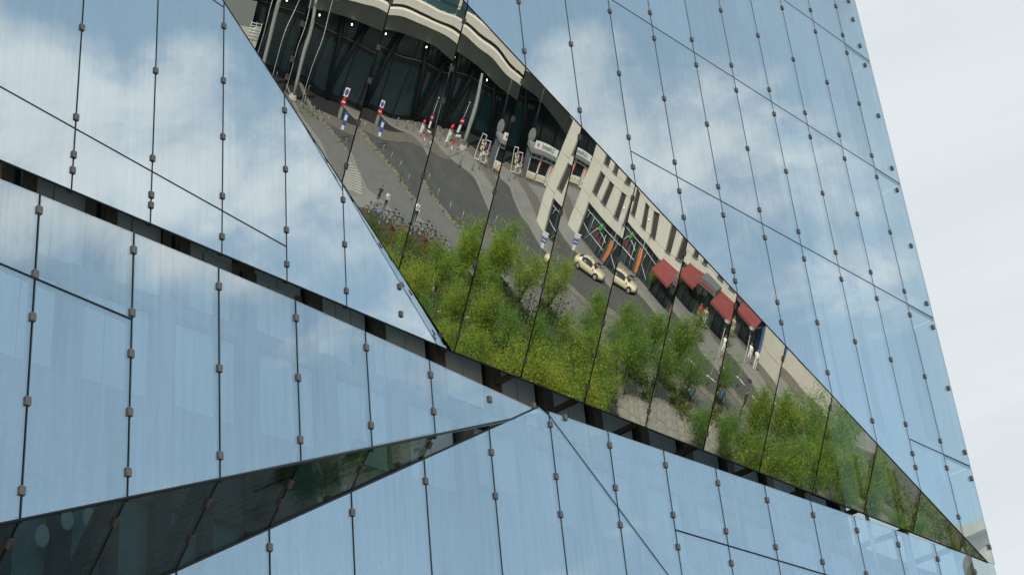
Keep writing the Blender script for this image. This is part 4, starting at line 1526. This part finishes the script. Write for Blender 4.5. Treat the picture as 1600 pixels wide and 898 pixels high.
for a in (0.15, 2.35):
    w = kb_('serving_window', (0.24, a + 0.1, 1.0), (0.30, a + 1.95, 2.2), 'black')
    for lo, hi in (((0.16, a, 0.95), (0.235, a + 0.1, 2.7)), ((0.16, a + 1.95, 0.95), (0.235, a + 2.05, 2.7)), ((0.16, a + 0.1, 2.2), (0.235, a + 1.95, 2.3)),
                   ((0.16, a + 0.1, 2.6), (0.235, a + 1.95, 2.7)), ((0.16, a + 0.95, 2.3), (0.235, a + 1.03, 2.6))):
        kb_('frame', lo, hi, 'white', w)
    pnl = kb_('picture_panel', (0.10, a + 0.02, 0.06), (0.16, a + 2.0, 0.92), 'white')
    for j in range(3):
        bm = bmesh.new()
        disc(bm, (-0.042, -0.62 + j * 0.62, 0.05), 0.27, 14, 0, 0.008)
        mesh_obj('food_picture', bm, MAT['food'], pnl)
    kb_('brown_strip', (0.095, a + 0.06, 0.08), (0.0985, a + 1.96, 0.24), 'bark', pnl)
fp = kb_('side_poster', (0.05, 4.5, 0.1), (0.12, 5.15, 2.3), 'white')
bm = bmesh.new()
prism(bm, [Vector((-0.045, -0.18, 0.95)), Vector((-0.045, 0.24, 0.95)), Vector((-0.045, 0.05, -0.4)), Vector((-0.045, -0.02, -0.4))], Vector((0.006, 0, 0)))
mesh_obj('orange_cone', bm, MAT['orange'], fp)
bm = bmesh.new()
disc(bm, (-0.045, 0.0, -0.7), 0.24, 14, 0, 0.008)
mesh_obj('food_picture', bm, MAT['food'], fp)
mp = kb_('centre_poster', (0.04, 2.16, 0.95), (0.09, 2.40, 2.6), 'white')
kb_('orange_panel', (0.03, 2.19, 1.2), (0.038, 2.37, 2.4), 'orange', mp)
kb_('orange_panel', (0.09, 0.05, 0.30), (0.097, 2.10, 0.42), 'orange', ko).location = (0.0935, 1.075, 0.34)
# display rack with posters beside the kiosk
dr = empty('display_rack', (109.6, 48.4, 0.02), 0, 'white display frames hung with postcards and posters beside the kiosk', 'display rack')
for y0, y1, z0, z1 in ((-0.9, -0.15, 0.25, 2.9), (0.0, 0.75, 0.3, 2.5)):
    for lo, hi in (((0, y0, z0), (0.07, y0 + 0.07, z1)), ((0, y1 - 0.07, z0), (0.07, y1, z1)), ((0, y0 + 0.07, z1 - 0.07), (0.07, y1 - 0.07, z1)), ((0, y0 + 0.07, z0), (0.07, y1 - 0.07, z0 + 0.07))):
        kb_('frame', lo, hi, 'white', dr).location = (Vector(lo) + Vector(hi)) / 2
rr = random.Random(8)
for i in range(16):
    y, z = rr.uniform(-0.75, 0.95), rr.uniform(0.2, 2.2)
    m = rr.choice(['signblue', 'food', 'red', 'white', 'purple', 'yellow', 'white', 'food'])
    lo = Vector((-0.06 - 0.01 * (i % 4), y, z))
    hi = lo + Vector((0.008, rr.uniform(0.15, 0.32), rr.uniform(0.2, 0.5)))
    kb_('card', lo, hi, m, dr).location = (lo + hi) / 2
for y in (-0.85, 0.05, 0.7):
    bm = bmesh.new()
    tube(bm, [(0.03, y, 0), (0.03, y, 0.5)], 0.03, 6)
    mesh_obj('leg', bm, MAT['galv'], dr)
# round grey discs and a red-tipped lamp hung under the hall edge
for (y, z), lab in (((51.2, 3.5), 'round grey hanging disc sign above the kiosk'),):
    d_ = empty('hanging_disc', (115.0, y, z), 0, lab, 'sign')
    bm = bmesh.new()
    disc(bm, (0, 0, 0), 0.72, 28, 0, 0.06, 0.85)
    mesh_obj('disc', bm, MAT['steel_grey'], d_)
    bm = bmesh.new()
    tube(bm, [(0.03, 0, 0.7), (0.03, 0, 6.0)], 0.02, 6)
    mesh_obj('hanger', bm, MAT['galv'], d_)
# white pillars with red caps before the hall
for i, p in enumerate(((663, 210),)):
    g = (gr(663, 210) + gr(692, 222)) / 2
    t = empty('info_pillar', (g.x, g.y, 0.016), 0, 'white information pillar with rounded red cap before the hall', 'pillar')
    bm = bmesh.new()
    box(bm, (-0.12, -0.3, 0), (0.12, 0.3, 1.15))
    bmesh.ops.bevel(bm, geom=bm.edges[:], offset=0.03, segments=2, affect='EDGES')
    mesh_obj('body', bm, MAT['white'], t)
    bm = bmesh.new()
    tube(bm, [(0, 0, 1.15), (0, 0, 1.35), (0, 0, 1.5), (0, 0, 1.58)], [0.30, 0.29, 0.2, 0.05], 14)
    mesh_obj('cap', bm, MAT['red'], t)
# feather flag before the shop
fl = empty('feather_flag', (85.2, 54.6, 0.12), 0, 'orange feather flag standing before the shop window', 'flag')
bm = bmesh.new()
tube(bm, [(0, 0, 0), (0, 0, 2.3)], 0.02, 6)
mesh_obj('mast', bm, MAT['galv'], fl)
bm = bmesh.new()
prism(bm, [Vector((0.01, 0.02, 0.35)), Vector((0.01, 0.5, 0.45)), Vector((0.01, 0.62, 1.3)), Vector((0.01, 0.5, 2.0)), Vector((0.01, 0.2, 2.3)), Vector((0.01, 0.02, 2.3))], Vector((0.012, 0, 0)))
mesh_obj('banner', bm, MAT['orange'], fl)
bm = bmesh.new()
tube(bm, [(0, 0, 0), (0, 0, 0.06)], 0.28, 12)
mesh_obj('base', bm, MAT['black'], fl)
# red pump posts near the bicycles
for i, (x, y) in enumerate(((73.5, 35.7),)):
    t = empty('hydrant', (x, y, 0.014), 0, 'red street hydrant just in front of the parked bicycles', 'hydrant')
    bm = bmesh.new()
    tube(bm, [(0, 0, 0), (0, 0, 0.1), (0, 0, 0.12), (0, 0, 0.8), (0, 0, 0.86), (0, 0, 1.05), (0, 0, 1.15)], [0.2, 0.2, 0.13, 0.12, 0.17, 0.15, 0.04], 12)
    mesh_obj('body', bm, MAT['dull_red'], t)
    for s in (-1, 1):
        bm = bmesh.new()
        tube(bm, [(0, s * 0.1, 0.7), (0, s * 0.24, 0.7)], 0.06, 8)
        mesh_obj('outlet', bm, MAT['dull_red'], t)

# ------------------------------------------------------------------ bicycles
def ring(bm, c, r, rad, n=24, m=6, mi=0):
    """wheel ring in the XZ plane"""
    rows = []
    for i in range(n):
        a = 2 * math.pi * i / n
        rows.append([bm.verts.new((c[0] + (r + rad * math.cos(b)) * math.cos(a), c[1] + rad * math.sin(b), c[2] + (r + rad * math.cos(b)) * math.sin(a)))
                     for b in [2 * math.pi * j / m for j in range(m)]])
    for i in range(n):
        for j in range(m):
            bm.faces.new((rows[i][j], rows[(i + 1) % n][j], rows[(i + 1) % n][(j + 1) % m], rows[i][(j + 1) % m])).material_index = mi


def make_bike(fm, rim):
    b = empty('bicycle')
    for cx in (0.0, 1.05):
        bm = bmesh.new()
        ring(bm, (cx, 0, 0.34), 0.325, 0.022)
        w = mesh_obj('wheel', bm, MAT['rubber'], b)
        bm = bmesh.new()
        ring(bm, (cx, 0, 0.34), 0.295, 0.020 if rim == 'white' else 0.012, 24, 5)
        for i in range(10):
            a = math.pi * 2 * i / 10
            tube(bm, [(cx, 0, 0.34), (cx + 0.29 * math.cos(a), 0, 0.34 + 0.29 * math.sin(a))], 0.004, 3, cap=False)
        tube(bm, [(cx, -0.05, 0.34), (cx, 0.05, 0.34)], 0.03, 8)
        mesh_obj('rim', bm, MAT[rim], w)
    bm = bmesh.new()
    for pts, r in (([(0.0, 0.05, 0.34), (0.45, 0.02, 0.30)], 0.012), ([(0.0, -0.05, 0.34), (0.45, -0.02, 0.30)], 0.012), ([(0.45, 0, 0.30), (0.30, 0, 0.82)], 0.018),
                   ([(0.45, 0, 0.30), (0.86, 0, 0.78)], 0.020), ([(0.32, 0, 0.76), (0.84, 0, 0.84)], 0.018), ([(0.31, 0.02, 0.76), (0.0, 0.05, 0.34)], 0.010),
                   ([(0.31, -0.02, 0.76), (0.0, -0.05, 0.34)], 0.010), ([(0.82, 0, 0.95), (0.88, 0, 0.72), (1.05, 0, 0.34)], 0.018)):
        tube(bm, pts, r, 7)
    mesh_obj('frame', bm, MAT[fm], b)
    bm = bmesh.new()
    tube(bm, [(0.30, 0, 0.80), (0.27, 0, 0.93)], 0.014, 6)
    tube(bm, [(0.14, 0, 0.95), (0.24, 0, 0.96), (0.40, 0, 0.94)], [0.085, 0.07, 0.022], 8)
    mesh_obj('saddle', bm, MAT['black'], b)
    bm = bmesh.new()
    tube(bm, [(0.82, 0, 0.95), (0.80, 0, 1.06)], 0.014, 6)
    tube(bm, [(0.70, -0.30, 1.06), (0.80, -0.16, 1.08), (0.80, 0.16, 1.08), (0.70, 0.30, 1.06)], 0.013, 6)
    mesh_obj('handlebar', bm, MAT['black'], b)
    bm = bmesh.new()
    tube(bm, [(0.45, 0.05, 0.30), (0.45, 0.07, 0.30)], 0.09, 12)
    tube(bm, [(0.45, 0.09, 0.30), (0.55, 0.09, 0.17), (0.55, 0.18, 0.17)], 0.010, 5)
    tube(bm, [(0.45, -0.09, 0.30), (0.35, -0.09, 0.43), (0.35, -0.18, 0.43)], 0.010, 5)
    mesh_obj('cranks', bm, MAT['galv'], b)
    return b


MAT['alloy'] = surf('alloy', (0.16, 0.16, 0.16), 0.4, 0.1, metal=0.6)
protos = {('black', 'galv'): make_bike('black', 'alloy'), ('black', 'white'): make_bike('black', 'white'),
          ('signblue', 'galv'): make_bike('signblue', 'alloy'), ('red', 'galv'): make_bike('red', 'alloy'), ('steel_grey', 'galv'): make_bike('steel_grey', 'alloy')}
BIKES = [  # x, y, angle, kind
    (77.2, 35.9, 118, ('black', 'white'), 'black bicycle with white wheel rims at the front of the rack'),
    (77.8, 36.6, 125, ('black', 'galv'), 'black bicycle just right of the white-rimmed one'),
    (78.5, 36.2, 112, ('steel_grey', 'galv'), 'grey bicycle behind the white-rimmed one'),
    (76.6, 37.0, 130, ('signblue', 'galv'), 'blue bicycle in the middle of the rack'),
    (76.0, 37.7, 120, ('black', 'galv'), 'black bicycle second from the right end of the rack'),
    (75.3, 38.3, 124, ('steel_grey', 'galv'), 'grey bicycle at the right end of the rack'),
    (75.2, 36.8, 116, ('red', 'galv'), 'red bicycle behind the red hydrant'),
    (76.6, 35.0, 122, ('black', 'galv'), 'black bicycle at the left of the white-rimmed one'),
    (77.4, 33.4, 128, ('signblue', 'galv'), 'blue bicycle nearest the two standing people'),
    (78.0, 32.6, 115, ('black', 'galv'), 'black bicycle at the left end of the rack by the yellow shrub'),
    (75.6, 34.0, 140, ('steel_grey', 'galv'), 'grey bicycle leaning out of line in front of the rack'),
    (66.6, 44.4, 60, ('black', 'galv'), 'black bicycle parked alone among the trees'),
    (66.0, 45.3, 75, ('steel_grey', 'galv'), 'grey bicycle parked among the trees beside a black one'),
]
usedp = set()
for x, y, a, kd, lab in BIKES:
    b = protos[kd] if kd not in usedp else copy_tree(protos[kd])
    usedp.add(kd)
    b.location = (x, y, 0.016)
    b.scale = (1.1, 1.1, 1.1)
    b.rotation_euler = (math.radians(6), 0, math.radians(a))
    tag(b, lab, 'bicycle', 'parked bicycles')

# ------------------------------------------------------------------ taxi
MAT['taxi_paint'] = surf('taxi_paint', (0.66, 0.56, 0.37), 0.3, 0.04, 1.0, coat=0.6)
MAT['car_glass'] = window_glass('car_glass', (0.015, 0.018, 0.02), 0.03)
MAT['head_lamp'] = surf('head_lamp', (0.55, 0.57, 0.60), 0.15, 0.05, metal=0.3)


def make_taxi(loc, rz, label):
    t = empty('taxi', loc, rz, label, 'car')
    # x forward, y left; stations: x, half width at belt, z floor, z belt, z top of roof/bonnet, half width at top
    st = [(-2.36, 0.70, 0.40, 0.74, 0.78, 0.60), (-2.25, 0.83, 0.30, 0.86, 0.96, 0.74), (-1.75, 0.90, 0.22, 0.93, 1.04, 0.78), (-1.15, 0.91, 0.20, 0.94, 1.28, 0.66),
          (-0.55, 0.91, 0.20, 0.93, 1.43, 0.62), (0.15, 0.91, 0.20, 0.92, 1.44, 0.62), (0.60, 0.91, 0.20, 0.90, 1.28, 0.65), (1.15, 0.90, 0.20, 0.86, 0.98, 0.76),
          (1.80, 0.88, 0.22, 0.78, 0.88, 0.72), (2.20, 0.80, 0.28, 0.68, 0.76, 0.62), (2.36, 0.66, 0.36, 0.58, 0.62, 0.52)]
    bm = bmesh.new()
    rings = []
    for x, w, zf, zb2, zt, wt2 in st:
        h = [(w * 0.86, zf), (w, zf + 0.18), (w * 1.01, (zf + zb2) / 2 + 0.08), (w * 0.985, zb2), (wt2, zt - 0.03), (wt2 * 0.72, zt), (0, zt + 0.015)]
        prof = [(y, z) for y, z in h] + [(-y, z) for y, z in h[-2::-1]]
        rings.append([bm.verts.new((x, y, z)) for y, z in prof])
    m = len(rings[0])
    for ri, (a, b) in enumerate(zip(rings, rings[1:])):
        for j in range(m - 1):
            f = bm.faces.new((a[j], b[j], b[j + 1], a[j + 1]))
            f.smooth = True
            if 3 <= ri <= 5 and j in (3, m - 5):
                f.material_index = 1                      # side glass
            if ri in (2, 3) and j in (4, 5, m - 6, m - 7) and ri == 2:
                f.material_index = 1                      # rear screen
            if ri == 6 and j in (4, 5, m - 6, m - 7):
                f.material_index = 1                      # windscreen
        bm.faces.new((a[0], a[-1], b[-1], b[0]))
    bm.faces.new(rings[0])
    bm.faces.new(rings[-1][::-1])
    bmesh.ops.recalc_face_normals(bm, faces=bm.faces)
    mesh_obj('body', bm, [MAT['taxi_paint'], MAT['car_glass']], t)
    for x in (-1.42, 1.42):
        for s in (-1, 1):
            bm = bmesh.new()
            tube(bm, [(x, s * 0.70, 0.33), (x, s * 0.72, 0.33), (x, s * 0.90, 0.33), (x, s * 0.92, 0.33)], [0.28, 0.33, 0.33, 0.29], 20)
            wl = mesh_obj('wheel', bm, MAT['rubber'], t)
            bm = bmesh.new()
            tube(bm, [(x, s * 0.90, 0.33), (x, s * 0.935, 0.33)], [0.22, 0.19], 16)
            mesh_obj('rim', bm, MAT['galv'], wl)
            bm = bmesh.new()
            tube(bm, [(x, s * 0.60, 0.36), (x, s * 0.912, 0.36)], 0.385, 20)
            mesh_obj('wheel_arch', bm, MAT['black'], t)
    for s in (-1, 1):
        bm = bmesh.new()
        bmesh.ops.create_icosphere(bm, subdivisions=2, radius=0.15)
        bmesh.ops.scale(bm, vec=(0.8, 1.1, 0.6), verts=bm.verts)
        mesh_obj('headlight', bm, MAT['head_lamp'], t, smooth=True, loc=(2.16, s * 0.60, 0.62))
        bm = bmesh.new()
        box(bm, (-0.05, -0.14, -0.06), (0.05, 0.14, 0.06))
        mesh_obj('tail_light', bm, MAT['red'], t, loc=(-2.28, s * 0.62, 0.78))
        bm = bmesh.new()
        box(bm, (-0.08, -0.10, -0.06), (0.08, 0.10, 0.07))
        bmesh.ops.bevel(bm, geom=bm.edges[:], offset=0.03, segments=2, affect='EDGES')
        mesh_obj('wing_mirror', bm, MAT['taxi_paint'], t, loc=(0.85, s * 1.0, 0.98))
    bm = bmesh.new()
    box(bm, (-0.04, -0.38, -0.10), (0.04, 0.38, 0.10))
    mesh_obj('grille', bm, MAT['black'], t, loc=(2.345, 0, 0.50))
    bm = bmesh.new()
    box(bm, (-0.02, -0.26, -0.06), (0.02, 0.26, 0.06))
    mesh_obj('number_plate', bm, MAT['white'], t, loc=(2.385, 0, 0.32))
    bm = bmesh.new()
    box(bm, (-0.08, -0.24, 0), (0.08, 0.24, 0.15))
    bmesh.ops.bevel(bm, geom=bm.edges[:], offset=0.04, segments=2, affect='EDGES')
    mesh_obj('roof_sign', bm, MAT['yellow'], t, loc=(-0.1, 0, 1.452))
    return t


make_taxi((80.9, 51.9, 0.006), math.radians(118), 'cream saloon taxi parked at the kerb before the shop window').scale = (1.0, 0.95, 0.86)

# ------------------------------------------------------------------ people
MAT['skin'] = surf('skin', (0.42, 0.25, 0.17), 0.6, 0.08)
MAT['hair'] = surf('hair', (0.03, 0.02, 0.015), 0.6, 0.2)
MAT['cloth_white'] = surf('cloth_white', (0.78, 0.77, 0.74), 0.85, 0.05, 4)
MAT['cloth_black'] = surf('cloth_black', (0.02, 0.02, 0.022), 0.85, 0.2, 4)
MAT['cloth_blue'] = surf('cloth_blue', (0.04, 0.13, 0.26), 0.85, 0.15, 4)
MAT['cloth_navy'] = surf('cloth_navy', (0.02, 0.025, 0.05), 0.85, 0.15, 4)
MAT['cloth_tan'] = surf('cloth_tan', (0.42, 0.32, 0.22), 0.85, 0.1, 4)
MAT['cloth_red'] = surf('cloth_red', (0.45, 0.03, 0.03), 0.85, 0.1, 4)


def person(loc, rz, h, shirt, legs, shoes, label, arms=((-0.05, 0.0), (0.05, 0.0)), stride=0.10, shorts=False, hair='hair', long_sleeve=False, poses=(None, None)):
    """one skinned body; x forward, y left. poses: explicit (elbow, hand) per side in units of 1.75 m height"""
    verts, rad, edges = [], [], []

    def v(p, r):
        verts.append(p)
        rad.append(r)
        return len(verts) - 1

    def e(a, b):
        edges.append((a, b))

    pel = v((0, 0, 0.96), (0.155, 0.105))
    wai = v((0.0, 0, 1.12), (0.140, 0.095))
    che = v((0.01, 0, 1.32), (0.165, 0.105))
    nec0 = v((0.0, 0, 1.47), (0.075, 0.06))
    nec = v((0.015, 0, 1.53), (0.052, 0.052))
    hd1 = v((0.03, 0, 1.60), (0.075, 0.085))
    hd2 = v((0.02, 0, 1.69), (0.078, 0.090))
    hd3 = v((0.01, 0, 1.745), (0.045, 0.055))
    for a, b in ((pel, wai), (wai, che), (che, nec0), (nec0, nec), (nec, hd1), (hd1, hd2), (hd2, hd3)):
        e(a, b)
    for i, s in enumerate((1, -1)):
        hip = v((0, s * 0.095, 0.90), (0.090, 0.090))
        kn = v((s * stride * 0.55 + 0.02, s * 0.10, 0.50), (0.058, 0.058))
        an = v((s * stride, s * 0.105, 0.10), (0.040, 0.040))
        toe = v((s * stride + 0.16, s * 0.115, 0.045), (0.040, 0.035))
        for a, b in ((pel, hip), (hip, kn), (kn, an), (an, toe)):
            e(a, b)
        sh = v((0, s * 0.185, 1.415), (0.062, 0.062))
        if poses[i]:
            el_, ha_ = poses[i]
        else:
            el_, ha_ = (-0.02, s * 0.235, 1.13), (0.06, s * 0.24, 0.90)
        el = v(el_, (0.042, 0.042))
        wr = v(ha_, (0.028, 0.028))
        d = (Vector(ha_) - Vector(el_)).normalized()
        pm = v(tuple(Vector(ha_) + d * 0.06), (0.032, 0.018))
        e(che, sh), e(sh, el), e(el, wr), e(wr, pm)
        side = d.cross(Vector((0, s, 0.2))).normalized()
        for q in range(4):
            base = Vector(ha_) + d * 0.09 + side * (q - 1.5) * 0.020
            f1 = v(tuple(base), (0.0095, 0.0095))
            f2 = v(tuple(base + d * (0.055 + 0.012 * (q in (1, 2))) + Vector((0.012, 0, 0))), (0.008, 0.008))
            e(pm, f1), e(f1, f2)
        th = v(tuple(Vector(ha_) + d * 0.055 + side * 0.05), (0.011, 0.011))
        th2 = v(tuple(Vector(ha_) + d * 0.085 + side * 0.065), (0.009, 0.009))
        e(pm, th), e(th, th2)
    me = bpy.data.meshes.new('body')
    me.from_pydata(verts, edges, [])
    o = bpy.data.objects.new('tmp', me)
    COL.objects.link(o)
    md = o.modifiers.new('skin', 'SKIN')
    for i, sv in enumerate(me.skin_vertices[0].data):
        sv.radius = rad[i]
        sv.use_root = (i == 0)
    md.use_smooth_shade = True
    ss = o.modifiers.new('sub', 'SUBSURF')
    ss.levels = 1
    ss.render_levels = 1
    ev = o.evaluated_get(bpy.context.evaluated_depsgraph_get())
    bmesh_ = bpy.data.meshes.new_from_object(ev)
    bpy.data.objects.remove(o)
    bmesh_.materials.clear()
    for m in ('skin', shirt, legs, shoes, hair):
        bmesh_.materials.append(MAT[m])
    for p in bmesh_.polygons:
        c = p.center
        mi = 0
        arm = abs(c.y) > 0.175 and c.z > 0.7
        if c.z < 0.075:
            mi = 3
        elif c.z < 0.99 and abs(c.y) < 0.20 and not arm:
            mi = 0 if (shorts and c.z < 0.52) else 2
        elif c.z < 1.47 and not arm:
            mi = 1
        elif arm and c.z > (1.20 if not long_sleeve else 0.95) and c.z < 1.5:
            mi = 1
        elif c.z > 1.70 or (c.z > 1.58 and c.x < 0.0):
            mi = 4
        p.material_index = mi
        p.use_smooth = True
    ob = bpy.data.objects.new('person', bmesh_)
    link(ob)
    ob.location = loc
    ob.rotation_euler = (0, 0, rz)
    k = h / 1.75
    ob.scale = (k * 1.28, k * 1.28, k)
    # face: nose and eyes
    bm = bmesh.new()
    for s in (-1, 1):
        bmesh.ops.create_icosphere(bm, subdivisions=1, radius=0.012, matrix=Matrix.Translation((0.098, s * 0.032, 1.655)))
    mesh_obj('eyes', bm, MAT['hair'], ob)
    bm = bmesh.new()
    prism(bm, [Vector((0.10, -0.012, 1.655)), Vector((0.10, 0.012, 1.655)), Vector((0.105, 0.016, 1.61)), Vector((0.105, -0.016, 1.61))], Vector((0.022, 0, -0.012)))
    mesh_obj('nose', bm, MAT['skin'], ob)
    return tag(ob, label, 'person')


PH = 1.74
person((80.5, 35.3, 0.012), math.radians(170), PH, 'cloth_white', 'cloth_black', 'cloth_black', 'person in white shirt and black trousers with one arm raised, by the bicycles',
       stride=0.06, long_sleeve=True, poses=(((0.16, 0.24, 1.20), (0.14, 0.12, 1.42)), None))
person((81.9, 34.3, 0.012), math.radians(20), PH * .98, 'cloth_black', 'cloth_black', 'cloth_black', 'person in black top and shorts with folded arms, left of the white shirt',
       stride=0.12, shorts=True, poses=(((0.06, 0.24, 1.14), (0.20, 0.02, 1.16)), ((0.06, -0.24, 1.14), (0.20, -0.02, 1.12))))
person((68.7, 59.9, 0.13), math.radians(235), PH * 1.04, 'cloth_white', 'cloth_white', 'cloth_white', 'person in long white shirt with bare legs, back turned, before the cafe',
       stride=0.14, shorts=True)
person((68.1, 60.7, 0.13), math.radians(200), PH * 1.02, 'cloth_white', 'cloth_white', 'cloth_white', 'person in white with folded arms facing the road before the blank wall',
       stride=0.05, poses=(((0.06, 0.24, 1.14), (0.20, 0.02, 1.16)), ((0.06, -0.24, 1.14), (0.20, -0.02, 1.12))))
person((74.9, 59.0, 0.10), math.radians(215), PH, 'cloth_tan', 'cloth_white', 'cloth_white', 'person in tan top and white shorts walking past the cafe', stride=0.16, shorts=True)
person((75.8, 58.6, 0.10), math.radians(215), PH * .97, 'cloth_red', 'cloth_tan', 'cloth_black', 'person in red top standing under the first awning', stride=0.06)
person((54.9, 51.8, 0.05), math.radians(185), PH, 'cloth_blue', 'cloth_navy', 'cloth_tan', 'person in blue shirt and dark shorts reaching up into a tree',
       stride=0.10, shorts=True, poses=(((0.08, 0.20, 1.66), (0.14, 0.14, 1.90)), None))
person((56.4, 55.2, 0.02), math.radians(150), PH, 'cloth_navy', 'cloth_black', 'cloth_black', 'person in dark clothes half hidden by the trees near the road', stride=0.14)
